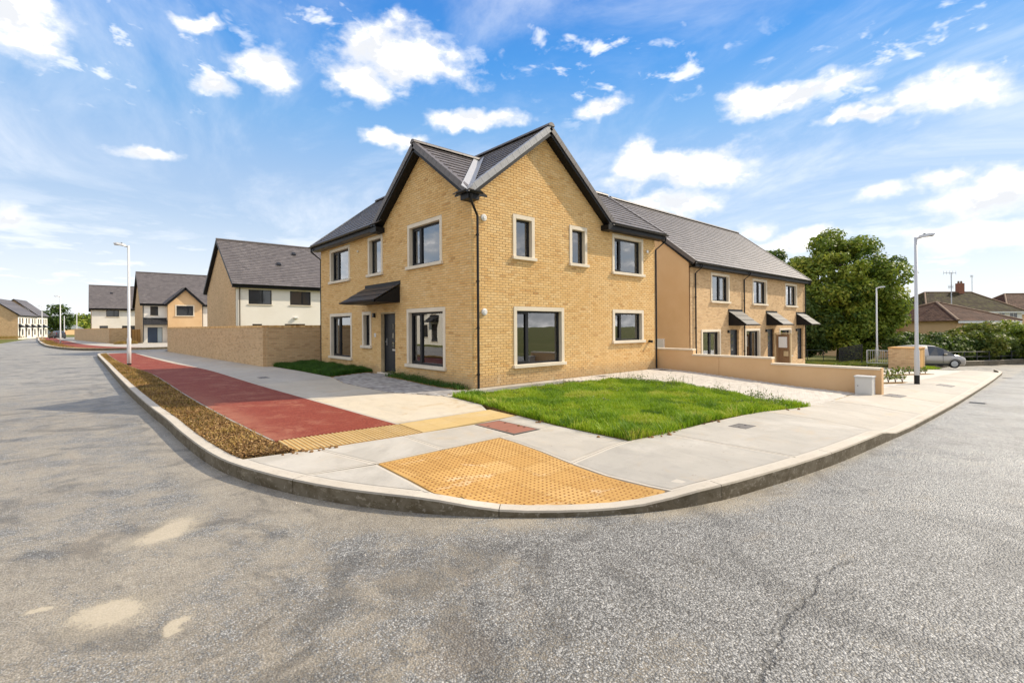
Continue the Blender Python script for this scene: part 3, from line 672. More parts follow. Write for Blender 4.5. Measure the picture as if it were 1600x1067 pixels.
for i in range(5):
    for j in range(2):
        q = [quadpt(CORD, (i+a)/5, (j+b)/2) for a, b in ((0,0),(1,0),(1,1),(0,1))]
        pv_ = sheet('ribbed_paver', [tuple(t) for t in q], PV, -.004, .06, M['soil' if False else 'yellow'], tac, gap=.003, tone=.12)
        for r in range(6):
            u0, u1 = (r+.14)/6, (r+.70)/6
            A, B, Cc, D = [quadpt([tuple(t) for t in q], u, v) for u, v in ((u0,.01),(u1,.01),(u1,.99),(u0,.99))]
            mb = MB(); z = [PV(*t) for t in (A, B, Cc, D)]; e = Vector((.006, 0))
            mb.hexa([(A.x,A.y,z[0]-.006),(B.x,B.y,z[1]-.006),(Cc.x,Cc.y,z[2]-.006),(D.x,D.y,z[3]-.006),(A.x+.007,A.y,z[0]+.004),(B.x-.007,B.y,z[1]+.004),(Cc.x-.007,Cc.y,z[2]+.004),(D.x+.007,D.y,z[3]+.004)], random.uniform(.3, .8))
            mb.build('rib', M['buff'], pv_)
PLAIN = [(-3.935,-3.93),(-1.85,-3.86),(-1.78,-2.98),(-3.885,-3.03)]
for i in range(5):
    for j in range(2):
        q = [tuple(quadpt(PLAIN, (i+a)/5, (j+b)/2)) for a, b in ((0,0),(1,0),(1,1),(0,1))]
        sheet('plain_paver', q, PV, .002, .06, M['buff'], tac, gap=.0015, tone=random.uniform(.25, .6))
# block paving: the drive and the path to the front door
def pavers(name, poly, m, lw=.20, bw=.10, tilt=0., f=P0):
    bed = sheet(name, poly, f, -.022, .10, M['mortar']); struct(bed); cells = []; L_ = abs(area2(poly))/2
    ca, sa = math.cos(tilt), math.sin(tilt)
    xs = [q[0] for q in poly]; ys_ = [q[1] for q in poly]; cx, cy = (min(xs)+max(xs))/2, (min(ys_)+max(ys_))/2; R_ = max(max(xs)-min(xs), max(ys_)-min(ys_))
    nj = int(R_/bw)+2; ni = int(R_/lw)+2; pol = inset(poly, .04)
    for j in range(-nj, nj):
        for i in range(-ni, ni):
            u, v = (i + (.5 if j % 2 else 0))*lw, j*bw; x, y = cx + u*ca - v*sa, cy + u*sa + v*ca
            if inside((x, y), pol): cells.append((x, y))
    cells.sort(key=lambda c: (Vector(c)-CAM.xy).length)
    def pv_mesh(tone):
        mb = MB(); a, b, e = lw/2-.003, bw/2-.003, .006
        V = [(-a,-b,-.05),(a,-b,-.05),(a,b,-.05),(-a,b,-.05),(-a,-b,-.005),(a,-b,-.005),(a,b,-.005),(-a,b,-.005),(-a+e,-b+e,0),(a-e,-b+e,0),(a-e,b-e,0),(-a+e,b-e,0)]
        F = [(0,1,5,4),(1,2,6,5),(2,3,7,6),(3,0,4,7),(4,5,9,8),(5,6,10,9),(6,7,11,10),(7,4,8,11),(8,9,10,11)]
        mb.add([(x*ca-y*sa, x*sa+y*ca, z) for x, y, z in V], F, tone); return mb
    pro = [mesh_of('paver', *(lambda b: (b.v, b.f, M[m], b.t))(pv_mesh(t))) for t in (.05, .25, .42, .55, .7, .95)]
    rest = MB()
    for k, (x, y) in enumerate(cells):
        z = f(x, y) + random.uniform(-.002, .002)
        if k < 300:
            o = link('paver', random.choice(pro), bed); o.location = (x, y, z)
        else:
            b = pv_mesh(random.random()); rest.add([(p[0]+x, p[1]+y, p[2]+z) for p in b.v], b.f, b.t[0])
    if rest.v: rest.build('pavers_beyond', M[m], bed, kind='stuff')
    return bed
pavers('driveway', [(9.35,-.02),(9.40,-6.72),(6.2,-6.97),(4.6,-6.97),(4.08,-6.20),(5.06,-5.02),(5.47,-3.52),(5.00,-2.29),(4.55,-1.42),(3.3,-.40),(3.3,-.02)], 'pl')
pavers('path', [(-1.60,6.1),(-2.03,4.0),(-2.03,1.1),(-1.38,-.55),(-.25,-.15),(-.05,-.05),] [:5] + [(-.45,.05),(-.45,4.35),(-.04,4.38),(-.04,5.55),(-.4,6.1)], 'pd', tilt=math.pi/2)
struct(sheet('apron', [(-1.36,-.62),(-.3,-.2),(-.02,-.03),(3.28,-.03),(3.28,-.40),(1.2,-.38),(.2,-.38),(-.85,-.72),(-1.30,-.86)], P0, -.003, .08, M['conc'], tone=.1))
struct(sheet('forecourt', [(9.85,-7.30),(34.4,-6.75),(33,-2.9),(31.9,1.),(29.2,.85),(13.7,.85),(9.85,.6)], P0, -.04, .1, M['pl'], step=1.5, tone=.8))
# far footway beyond the side street, with its own kerb, track and verge
far_k = [(20,46.9),(4,46.6),(-4.8,46.2),(-7.6,47.6),(-9.2,51.5),(-10.4,58),(-11.4,66),(-12.6,82),(-14.0,105),(-15.8,140)]
FKO = catmull(far_k, 1.); FKI = off(FKO, .2) if off(FKO, .2)[5].y > FKO[5].y else off(FKO, -.2)
fp = struct(link('far_pavement', bpy.data.meshes.new('far_pavement')))
def band(P, Q, name, m, dz, tone=.5, parent=fp):
    mb = MB(); n = len(P); V = []
    for p, q in zip(P, Q):
        zp, zq = P0(*p)+dz, P0(*q)+dz; V += [(p.x,p.y,zp-.4), (p.x,p.y,zp), (q.x,q.y,zq), (q.x,q.y,zq-.4)]
    F = [(4*i+j, 4*i+j+1, 4*i+5+j, 4*i+4+j) for i in range(n-1) for j in range(3)] + [(0,1,2,3), tuple(4*(n-1)+j for j in (3,2,1,0))]
    mb.add(V, F, tone); return mb.build(name, M[m], parent)
band(FKO, FKI, 'kerb_stone', 'kerb', .0)
seg = [p for p in FKI if p.y > 46.9 and p.x < -5.0]
inn1 = [p + Vector((.9, .0)) for p in seg]; inn2 = [p + Vector((2.9 - max(0, (p.y-80)*.012), .3)) for p in seg]; inn3 = [p + Vector((5.4 - max(0, (p.y-72)*.045), .3)) for p in seg]
band(seg, [p + Vector((.88, 0)) for p in seg], 'verge', 'soil', -.01)
band(inn1, inn2, 'cycle_track', 'red', -.003)
band([p + Vector((.01, 0)) for p in inn2], inn3, 'footway', 'conc', 0., .2)
struct(sheet('forecourt', [(-4.6,46.9),(22,47.2),(22,64.5),(-2.7,64.5),(-4.2,63.9),(-6.0,60),(-5.5,52)], P0, -.02, .1, M['conc'], step=4., tone=.3))
struct(sheet('far_road_edge', [(-16.6,150),(-12,140),(-12,143),(-16.6,156)], P0, -.02, .1, M['conc'], step=4.))
# ---------------------------------------------------------------- building kit
def wall_face(mb, O, U, N, W, z0, z1, holes, thick=.3, inner=True, poly_top=None):
    """wall in the plane O + u*U, outward normal N, with rectangular holes (u0,u1,za,zb) that have reveals"""
    O, U, N = Vector(O), Vector(U), Vector(N); us = sorted({0, W, *[h[0] for h in holes], *[h[1] for h in holes]}); zs = sorted({z0, z1, *[h[2] for h in holes], *[h[3] for h in holes]})
    P = lambda u, z, d=0: O + U*u - N*d + Vector((0, 0, z - O.z))
    def hole(u, z): return any(h[0] < u < h[1] and h[2] < z < h[3] for h in holes)
    flip = U.cross(Vector((0, 0, 1))).dot(N) < 0
    def q(pts, rev=False):
        mb.poly(pts[::-1] if (flip != rev) else pts)
    for a, b in zip(us, us[1:]):
        for c, d in zip(zs, zs[1:]):
            if hole((a+b)/2, (c+d)/2): continue
            q([P(a,c), P(b,c), P(b,d), P(a,d)])
            if inner: q([P(a,c,thick), P(b,c,thick), P(b,d,thick), P(a,d,thick)], True)
    for (a, b, c, d) in holes:
        q([P(a,c), P(b,c), P(b,c,thick), P(a,c,thick)], True); q([P(a,d), P(b,d), P(b,d,thick), P(a,d,thick)])
        q([P(a,c), P(a,d), P(a,d,thick), P(a,c,thick)]); q([P(b,c), P(b,d), P(b,d,thick), P(b,c,thick)], True)
    if z1 > z0: q([P(0,z1), P(W,z1), P(W,z1,thick), P(0,z1,thick)])
def bx(mb, O, U, N, u0, u1, d0, d1, z0, z1, tone=None):
    O, U, N = Vector(O), Vector(U), Vector(N); O = Vector((O.x, O.y, 0))
    mb.obox(O + U*u0 + N*d0 + Vector((0, 0, z0)), U*(u1-u0), N*(d1-d0), Vector((0, 0, z1-z0)), tone)
SW = .125
def window(parent, O, U, N, u0, u1, z0, z1, split=None, surround=True, far=False, sill_t=.10, glass=None, thickmull=.075, sw=None):
    """u0..z1 is the outside of the stone surround; the opening is inside it"""
    w = SW if sw is None else sw; mb = MB()
    if surround:
        o0, o1, a, b = u0+w, u1-w, z0+sill_t, z1-w
        bx(mb, O, U, N, u0, o0, -.13, .030, a, z1); bx(mb, O, U, N, o1, u1, -.13, .030, a, z1); bx(mb, O, U, N, o0, o1, -.13, .030, b, z1)
        win = mb.build('window', M['stone'], parent, bevel=0 if far else .006)
        s = MB(); bx(s, O, U, N, u0-.045, u1+.045, -.13, .095, z0, a); s.build('sill', M['stone'], win, bevel=0 if far else .008)
        rec = .10
    else:
        o0, o1, a, b = u0, u1, z0, z1
        bx(mb, O, U, N, u0-.06, u1+.06, -.10, .06, z0-.07, z0); win = mb.build('window', M['stone'], parent)
        rec = .08
    fr = MB(); fw = .055; d0, d1 = -rec-.065, -rec
    bx(fr, O, U, N, o0, o0+fw, d0, d1, a, b); bx(fr, O, U, N, o1-fw, o1, d0, d1, a, b); bx(fr, O, U, N, o0+fw, o1-fw, d0, d1, b-fw, b); bx(fr, O, U, N, o0+fw, o1-fw, d0, d1, a, a+fw)
    panes = [(o0+fw, o1-fw)]
    if split:
        m = o0 + (o1-o0)*split; h = thickmull/2
        bx(fr, O, U, N, m-h, m+h, d0, d1+.012, a+fw, b-fw); panes = [(o0+fw, m-h), (m+h, o1-fw)]
        # the opening sash stands a little proud on the narrow side
        p = panes[0] if split < .5 else panes[1]; t = .04
        if not far:
            bx(fr, O, U, N, p[0], p[0]+t, d1-.02, d1+.012, a+fw, b-fw); bx(fr, O, U, N, p[1]-t, p[1], d1-.02, d1+.012, a+fw, b-fw)
            bx(fr, O, U, N, p[0]+t, p[1]-t, d1-.02, d1+.012, b-fw-t, b-fw); bx(fr, O, U, N, p[0]+t, p[1]-t, d1-.02, d1+.012, a+fw, a+fw+t)
    fr.build('frame', M['frame'], win)
    for (p, q) in panes:
        g = MB(); bx(g, O, U, N, p-.005, q+.005, d0+.025, d0+.031, a+fw-.005, b-fw+.005); g.build('pane', M['glassdark' if far else 'glass'] if glass is None else glass, win)
    return (o0, o1, a, b)
def opening(u0, u1, z0, z1, sill_t=.10): return (u0+.03, u1-.03, z0+.03, z1-.03)
def brick_mesh(L, H, tone, D=.022):
    mb = MB(); e = .004
    V = [(0,-D,0),(L,-D,0),(L,-D,H),(0,-D,H),(0,0,0),(L,0,0),(L,0,H),(0,0,H)]
    V = [(0,-.0,0)]; V = [(0,0,0),(L,0,0),(L,0,H),(0,0,H),(e,D,e),(L-e,D,e),(L-e,D,H-e),(e,D,H-e)]     # y is outwards
    mb.add(V, [(4,5,6,7),(0,1,5,4),(1,2,6,5),(2,3,7,6),(3,0,4,7)], tone); return mb
def brickwork(parent, faces, n_single=300):
    """faces: (O, U, N, W, z0, ztop(u), holes, u shift). Bricks stand out 9 mm from the mortar."""
    cells = []
    for fi, (O, U, N, W, z0, top, holes, sh) in enumerate(faces):
        O, U, N = Vector(O), Vector(U), Vector(N); r = 0; z = z0
        while z < 9:
            za, zb = z+.005, z+.070; iv = []
            u = -.225 + (.1125 if r % 2 else 0) + sh
            while u < W:
                iv.append((max(u+.005, .0), min(u+.220, W))); u += .225
            any_ = False
            for (a, b) in iv:
                if b-a < .03: continue
                segs = [(a, b)]
                for (h0, h1, hz0, hz1) in holes:
                    if zb > hz0 and za < hz1:
                        ns = []
                        for (p, q) in segs:
                            if q <= h0 or p >= h1: ns.append((p, q)); continue
                            if p < h0-.03: ns.append((p, h0))
                            if q > h1+.03: ns.append((h1, q))
                        segs = ns
                for (p, q) in segs:
                    if top((p+q)/2) < za - .02: continue
                    any_ = True; P = O + U*p; P = Vector((P.x, P.y, za)); cells.append((fi, P, U, N, q-p, (P + U*.1 - CAM).length))
            z += .075; r += 1
            if not any_ and z > 5: break
    full = sorted([c for c in cells if abs(c[4]-.215) < 1e-3], key=lambda c: c[5])[:n_single]; ids = {id(c) for c in full}
    tv = [.04, .2, .36, .5, .62, .76, .88, .98]
    pro = [mesh_of('brick', *(lambda b: (b.v, b.f, M['brick'], b.t))(brick_mesh(.215, .065, t))) for t in tv]
    rest = MB()
    for c in cells:
        fi, P, U, N, L, dist = c; t = min(1, max(0, random.gauss(.52, .17))); jit = random.uniform(-.0025, .0025)
        if id(c) in ids:
            o = link('brick', min(pro, key=lambda m: abs(tv[pro.index(m)]-t)), parent)
            m = Matrix((U, N, Vector((0, 0, 1)))).transposed().to_4x4(); m.translation = P - N*(.013-jit); o.matrix_basis = m
        else:
            b = brick_mesh(L, .065, t); Q = P - N*(.013-jit)
            rest.add([Q + U*v[0] + N*v[1] + Vector((0, 0, v[2])) for v in b.v], b.f, t)
    rest.build('brickwork', M['brick'], parent, kind='stuff')
def tiles(parent, E, U, D, W, L, keep=None, n_single=0, tw=.332, gauge=.285, m='tile', name='roof_tiles', rows_only=False):
    """E eave corner, U along the eave, D up the slope (unit), W x L. Courses overlap, lower edge standing proud."""
    E, U, D = Vector(E), Vector(U).normalized(), Vector(D).normalized(); Nn = U.cross(D)
    if Nn.z < 0: Nn = -Nn
    out = []; nr = int(math.ceil(L/gauge)); 
    for r in range(nr):
        s = r*gauge - .02; e = min(s+gauge+.05, L+.02); u = -(tw/2 if r % 2 else 0)
        step = W+1 if rows_only else tw
        while u < W-.01:
            a, b = max(u, 0)+.0015, min(u+step, W)-.0015
            if b-a > .03:
                c = E + U*((a+b)/2) + D*((s+e)/2)
                if keep is None or keep(c): out.append((a, b, s, e, (c-CAM).length))
            u += step
    def mk(a, b, s, e, tone, mb, jz=0.):
        t = .016; lo, hi = .034+jz, .004+jz
        p = lambda u, d, h: E + U*u + D*d + Nn*h
        V = [p(a,s,lo-t-.014), p(b,s,lo-t-.014), p(b,e,hi-t), p(a,e,hi-t), p(a,s,lo), p(b,s,lo), p(b,e,hi), p(a,e,hi)]
        if (V[1]-V[0]).cross(V[3]-V[0]).dot(Nn) < 0: V = [V[1],V[0],V[3],V[2],V[5],V[4],V[7],V[6]]
        mb.hexa(V, tone)
    near = set()
    if n_single: near = {id(q) for q in sorted(out, key=lambda q: q[4])[:n_single]}
    rest = MB()
    for q in out:
        t = min(1, max(0, random.gauss(.5, .22))); j = random.uniform(-.002, .002)
        if id(q) in near:
            mb = MB(); mk(*q[:4], t, mb, j); mb.build('roof_tile', M[m], parent)
        else: mk(*q[:4], t, rest, j)
    if rest.v: rest.build(name, M[m], parent, kind='stuff')
def gutter(mb, a, b, out, r=.06):
    a, b, out = Vector(a), Vector(b), Vector(out); n = 7; V = []; F = []
    for p in (a, b):
        for R_ in (r, r-.008):
            for k in range(n):
                t = math.pi*k/(n-1); V.append(p + out*(-math.cos(t)*R_) + Vector((0, 0, -math.sin(t)*R_)))
    for k in range(n-1):
        F += [(k, k+1, 2*n+k+1, 2*n+k), (n+k, 3*n+k, 3*n+k+1, n+k+1)]
        F += [(k, n+k, n+k+1, k+1), (2*n+k, 2*n+k+1, 3*n+k+1, 3*n+k)]
    F += [(0, 2*n, 3*n, n), (n-1, 2*n-1, 4*n-1, 3*n-1)]
    mb.add(V, F)
def downpipe(parent, pts, out, r=.036, brackets=()):
    mb = MB(); mb.tube(pts, r, 10); o = mb.build('downpipe', M['black'], parent, smooth=False)
    for z in brackets:
        b = MB(); p = Vector((pts[-2][0], pts[-2][1], z)); b.tube([p - Vector((0,0,.025)), p + Vector((0,0,.025))], r+.01, 10); q = Vector(out)
        b.obox(p - q*.06 - Vector((.02*abs(q.y)+.0, .02*abs(q.x), .012)), Vector((.04, 0, 0)) if abs(q.y) > .5 else Vector((0, .04, 0)), q*.05, Vector((0, 0, .024))); b.build('bracket', M['black'], o)
    return o
def canopy(parent, O, U, N, u0, u1, zt, zb, dep, courses=4, cheek=True):
    """lean-to porch canopy with tiled top, boarded cheeks and a gutter"""
    O, U, N = Vector((O[0], O[1], 0)), Vector(U), Vector(N); c = MB(); P = lambda u, d, z: O + U*u + N*d + Vector((0, 0, z))
    for u in (u0+.02, u1-.045):
        c.prism([P(u, .006, zb+.0), P(u, dep-.03, zb+.0), P(u, dep-.03, zb+.05), P(u, .006, zt-.05)], U*.025)
    can = c.build('canopy', M['fascia'], parent)
    s = MB(); bx(s, O, U, N, u0+.045, u1-.045, .006, dep-.05, zb+.004, zb+.02); bx(s, O, U, N, u0, u1, dep-.05, dep-.03, zb, zb+.09); s.build('soffit', M['fascia'], can)
    D = (P(0, 0, zt) - P(0, dep, zb+.07)); L = D.length; D.normalize(); cnt = 0; n = max(2, round((u1-u0)/.33)); tw = (u1-u0)/n; Nn = U.cross(D); Nn = -Nn if Nn.z < 0 else Nn; E = P(u0, dep, zb+.07)
    g = L/courses
    for r in range(courses):
        for k in range(n):
            mb = MB(); a, b = k*tw+.002, (k+1)*tw-.002; s0, e0 = r*g-.03, min((r+1)*g+.04, L-.004)
            p = lambda u, d, h: E + U*u + D*d + Nn*h
            V = [p(a,s0,.008), p(b,s0,.008), p(b,e0,.0), p(a,e0,.0), p(a,s0,.032), p(b,s0,.032), p(b,e0,.010), p(a,e0,.010)]
            if (V[1]-V[0]).cross(V[3]-V[0]).dot(Nn) < 0: V = [V[1],V[0],V[3],V[2],V[5],V[4],V[7],V[6]]
            mb.hexa(V, random.uniform(.2, .7)); mb.build('roof_tile', M['tiledark'], can)
    f = MB(); bx(f, O, U, N, u0-.02, u1+.02, .004, .03, zt-.03, zt+.10); f.build('flashing', M['fascia'], can)
    gt = MB(); gutter(gt, P(u0, dep+.055, zb+.06), P(u1, dep+.055, zb+.06), N, .055); gt.build('gutter', M['black'], can)
    return can
def vent(parent, c, N, r=.10):
    mb = MB(); c, N = Vector(c), Vector(N); mb.tube([c - N*.005, c + N*.03, c + N*.045], [r, r, r*.82], 18); o = mb.build('wall_vent', M['white'], parent)
    k = MB(); k.tube([c + N*.044, c + N*.07], [r*.55, r*.5], 14); k.build('cowl', M['white'], o)

# ---------------------------------------------------------------- the corner house
house = thing('brick_house', 'buff brick two storey corner house with two black edged gables meeting at its corner', 'house', (0, 0, -.1))
SZ, WZ = (0, 0, 0), (0, 0, 0)
HW, HL, EV = 9.17, 11.4, 5.28          # length of the south and west faces, height of the eaves
RX, RZA, RY, RZB, SL, SB = 2.9, 7.88, 2.62, 7.42, .79, .72   # roof A: ridge along y at x=RX; roof B: ridge along x at y=RY
BY = 2*RY                                   # back of wing B
S_ = dict(O=(0,0,0), U=(1,0,0), N=(0,-1,0)); W_ = dict(O=(0,0,0), U=(0,1,0), N=(-1,0,0))
WS = [(1.53,2.43,3.64,5.0,None),(4.05,4.95,3.64,5.0,None),(6.37,8.34,3.52,5.0,.28),(1.54,3.75,.376,2.23,.27),(6.37,8.34,.98,2.23,.28)]
WW = [(8.19,10.31,3.52,5.0,.70),(5.32,6.52,3.52,5.0,None),(1.45,3.52,3.52,5.0,.70),(8.02,10.33,.325,2.23,.66),(6.27,7.06,.852,2.23,None),(1.30,3.60,.325,2.23,.70)]
DOOR = (4.43, 5.51, .02, 2.12)
wall = MB(); Z0 = -.35
hs = [opening(*q[:4]) for q in WS]; hw = [opening(*q[:4]) for q in WW] + [DOOR]
wall_face(wall, O=(0,0,Z0), U=(1,0,0), N=(0,-1,0), W=HW, z0=Z0, z1=EV, holes=hs)
wall_face(wall, O=(0,0,Z0), U=(0,1,0), N=(-1,0,0), W=HL, z0=Z0, z1=EV, holes=hw)
wall_face(wall, (HW,0,Z0), (0,1,0), (1,0,0), BY, Z0, EV, [])
wall_face(wall, (5.8,BY,Z0), (1,0,0), (0,1,0), HW-5.8, Z0, EV, [(.5, 2.6, .02, 2.15)])
wall_face(wall, (5.8,BY,Z0), (0,1,0), (1,0,0), HL-BY, Z0, EV, [])
wall_face(wall, (0,HL,Z0), (1,0,0), (0,1,0), 5.8, Z0, EV, [])
gA = lambda x: RZA - .16 - SL*abs(x-RX); gB = lambda y: RZB - .16 - SB*abs(y-RY)
x0, x1 = RX-(RZA-.16-EV)/SL, RX+(RZA-.16-EV)/SL
for y in (0., HL-.3): wall.prism([(x0,y,EV), (x1,y,EV), (RX,y,RZA-.16)], (0, .3, 0))
y0, y1 = RY-(RZB-.16-EV)/SB, RY+(RZB-.16-EV)/SB
for x in (0., HW-.3): wall.prism([(x,y0,EV), (x,y1,EV), (x,RY,RZB-.16)], (.3, 0, 0))
shell = wall.build('wall', M['mortar'], house)
brickwork(shell, [((0,0,0), (1,0,0), (0,-1,0), HW, -.305, lambda u: max(5.26, gA(u))-.02, [opening(*q[:4]) for q in WS], 0.),
                  ((0,0,0), (0,1,0), (-1,0,0), HL, -.305, lambda u: max(EV, gB(u))-.02, [opening(*q[:4]) for q in WW] + [DOOR], .1125)])
for i, q in enumerate(WS): window(house, *S_.values(), *q[:4], split=q[4])
for i, q in enumerate(WW): window(house, *W_.values(), *q[:4], split=q[4])
# front door in its reveal
dm = MB(); bx(dm, *W_.values(), DOOR[0]+.06, DOOR[1]-.06, -.19, -.145, .07, DOOR[3]-.06); door = dm.build('door', M['door'], house, bevel=.004)
fm = MB()
bx(fm, *W_.values(), DOOR[0], DOOR[0]+.06, -.21, -.13, .02, DOOR[3]); bx(fm, *W_.values(), DOOR[1]-.06, DOOR[1], -.21, -.13, .02, DOOR[3]); bx(fm, *W_.values(), DOOR[0]+.06, DOOR[1]-.06, -.21, -.13, DOOR[3]-.06, DOOR[3]); fm.build('door_frame', M['frame'], door)
for z in (1.02, 1.34, 1.66):
    pf = MB(); uc = 4.86; a = .115
    bx(pf, *W_.values(), uc-a, uc-a+.03, -.146, -.135, z-a, z+a); bx(pf, *W_.values(), uc+a-.03, uc+a, -.146, -.135, z-a, z+a); bx(pf, *W_.values(), uc-a+.03, uc+a-.03, -.146, -.135, z+a-.03, z+a); bx(pf, *W_.values(), uc-a+.03, uc+a-.03, -.146, -.135, z-a, z-a+.03)
    pf.build('pane_frame', M['black'], door); g = MB(); bx(g, *W_.values(), uc-a+.03, uc+a-.03, -.146, -.141, z-a+.03, z+a-.03); g.build('pane', M['glassdark'], door)
h = MB(); bx(h, *W_.values(), 5.30, 5.34, -.146, -.13, .98, 1.24); h.tube([(.115, 5.32, 1.12), (.085, 5.32, 1.12), (.085, 5.20, 1.12)], .011, 8); h.build('handle', M['steel'], door)
lp = MB(); bx(lp, *W_.values(), 4.62, 4.90, -.146, -.128, .80, .865); lp.build('letter_plate', M['steel'], door)
st = MB(); st.box((-.12, DOOR[0]-.1, -.12), (.14, DOOR[1]+.1, .02)); st.build('doorstep', M['stone'], house, bevel=.008)
canopy(house, *W_.values(), 4.05, 6.75, 3.12, 2.48, .95, 3)
for z in (4.72, 2.05): vent(house, (.42, -.012, z), (0, -1, 0))
lm = MB(); lm.box((-.10, 5.92, 2.0), (-.012, 6.04, 2.16)); lm.build('porch_light', M['black'], house, bevel=.01)
bp = MB(); bp.box((-.035, 5.88, 1.28), (-.012, 6.0, 1.42)); bp.build('bell_plate', M['white'], house, bevel=.004)
bl_ = MB(); bl_.tube([(-.012, 7.4, 4.62), (-.05, 7.4, 4.62)], .045, 12); bl_.build('small_vent', M['stone'], house)
bv = MB(); bv.tube([(8.72, -.012, 1.02), (8.72, -.16, 1.0)], .05, 12); bv.build('flue', M['black'], house)
bs = MB(); bs.tube([(8.6, -.012, 4.55), (8.6, -.06, 4.55)], .06, 12); bs.build('alarm_sounder', M['white'], house)
mj = MB(); mj.box((5.093,-.0075,-.1),(5.107,.004,5.1)); mj.build('movement_joint', M['mortar'], shell)
# inside: floors, ceilings, the room walls you can see through the glass
rm = MB(); rm.box((.3,.3,-.2), (5.5,HL-.3,.03)); rm.box((5.5,.3,-.2), (HW-.3,BY-.3,.03)); rm.build('room_floor', M['floor'], house)
ce = MB(); ce.box((.3,.3,2.45), (5.5,HL-.3,2.72)); ce.box((5.5,.3,2.45), (HW-.3,BY-.3,2.72)); ce.box((.3,.3,5.1), (5.5,HL-.3,5.2)); ce.box((5.5,.3,5.1), (HW-.3,BY-.3,5.2))
ce.box((.3,4.0,.03), (5.5,4.12,2.45)); ce.box((.3,7.5,.03), (5.5,7.62,2.45)); ce.box((5.5,.3,2.72), (5.62,BY-.3,5.1)); ce.box((.3,4.6,2.72), (5.5,4.72,5.1)); ce.box((.3,7.2,2.72), (5.5,7.32,5.1)); ce.box((2.95,.3,2.72), (3.05,4.6,5.1)); ce.box((4.3,4.12,.03), (4.4,7.5,2.45)); ce.box((5.5,BY+.0,.03), (5.52,BY+.02,2.45))
ce.build('partition', M['room'], house)
pd = MB()
for a, b in ((6.3,6.40),(7.3,7.42),(8.3,8.40)): pd.box((a,BY-.2,.02), (b,BY-.12,2.15))
for a, b in ((6.40,7.3),(7.42,8.3)): pd.box((a,BY-.2,2.02), (b,BY-.12,2.15)); pd.box((a,BY-.2,.02), (b,BY-.12,.16))
pdo = pd.build('patio_door', M['frame'], house)
for a, b in ((6.40,7.3),(7.42,8.3)): g = MB(); g.box((a-.005,BY-.165,.15), (b+.005,BY-.16,2.03)); g.build('pane', M['glass'], pdo)
# roofs
OV = .30; y_n = HL+.32; x_e = HW+.32
zA = lambda x: RZA - SL*abs(x-RX); zB = lambda y: RZB - SB*abs(y-RY)
e = .34; cA = math.sqrt(1+SL*SL)
def keepA(c): return not (.30 < c.y < 2*RY-.1 and c.x < .1) and not (c.x > -.1 and c.y < 2*RY+.2 and zB(c.y) > c.z + .10 and c.x < x_e)
def keepB(c): return not (.30 < c.x < 2*RX-.1 and c.y < .1) and not (zA(c.x) > c.z + .10 and c.y > -OV)
roof = MB()
FQ = [(0,1,2,3),(7,6,5,4),(0,4,5,1),(2,6,7,3),(3,7,4,0)]
for (ea, ya, yb) in ((-e,-OV+.03,.30), (.01,.30,2*RY), (-e,2*RY,y_n-.03), (2*RX+e,-OV+.03,.02), (2*RX-.02,.02,2*RY), (2*RX+e,2*RY,y_n-.03)):   # deck of roof A
    roof.add([(ea,ya,zA(ea)-.03), (RX,ya,RZA-.03), (RX,yb,RZA-.03), (ea,yb,zA(ea)-.03), (ea,ya,zA(ea)-.09), (RX,ya,RZA-.09), (RX,yb,RZA-.09), (ea,yb,zA(ea)-.09)], FQ)
for (ea, xa, xb) in ((-e,-OV+.03,.30), (.01,.30,2*RX), (-e,2*RX,x_e-.03), (2*RY+e,-OV+.03,.02), (2*RY-.02,.02,2*RX), (2*RY+e,2*RX,x_e-.03)):
    roof.add([(xa,ea,zB(ea)-.03), (xa,RY,RZB-.03), (xb,RY,RZB-.03), (xb,ea,zB(ea)-.03), (xa,ea,zB(ea)-.09), (xa,RY,RZB-.09), (xb,RY,RZB-.09), (xb,ea,zB(ea)-.09)], FQ)
deck = roof.build('roof', M['fascia'], house)
LA = (RX+e)*cA; LB = (RY+e)*math.sqrt(1+SB*SB); dA = Vector((1, 0, SL)).normalized(); dB = Vector((0, 1, SB)).normalized()
tiles(deck, (-e,-OV,zA(-e)), (0,1,0), dA, y_n+OV, LA, keepA, 170)
tiles(deck, (-OV,-e,zB(-e)), (1,0,0), dB, x_e+OV, LB, keepB, 130)
tiles(deck, (2*RX+e,-OV,zA(-e)), (0,1,0), Vector((-1,0,SL)), y_n+OV, LA, keepA)
tiles(deck, (-OV,2*RY+e,zB(-e)), (1,0,0), Vector((0,-1,SB)), x_e+OV, LB, keepB)
def ridge(parent, a, b, n, r=.115, m='tile'):
    a, b = Vector(a), Vector(b); d = (b-a)/n; side = d.cross(Vector((0,0,1))).normalized()
    for k in range(n):
        mb = MB(); V = []
        for p, g in ((a+d*k + d.normalized()*.003, 0), (a+d*(k+1) - d.normalized()*.003, 0)):
            for q in range(7):
                t = math.pi*(q/6); V.append(p + side*math.cos(t)*r*1.15 + Vector((0,0,math.sin(t)*r - .045)))
        mb.add(V, [(q, q+1, 8+q, 7+q) for q in range(6)] + [tuple(range(6,-1,-1)), tuple(range(7,14))], random.uniform(.2,.6)); mb.build('ridge_tile', M[m], parent)
ridge(deck, (RX,-OV-.05,RZA+.05), (RX,y_n,RZA+.05), 27); ridge(deck, (-OV-.05,RY,RZB+.05), (2.45,RY,RZB+.05), 6); ridge(deck, (3.3,RY,RZB+.05), (x_e,RY,RZB+.05), 14)
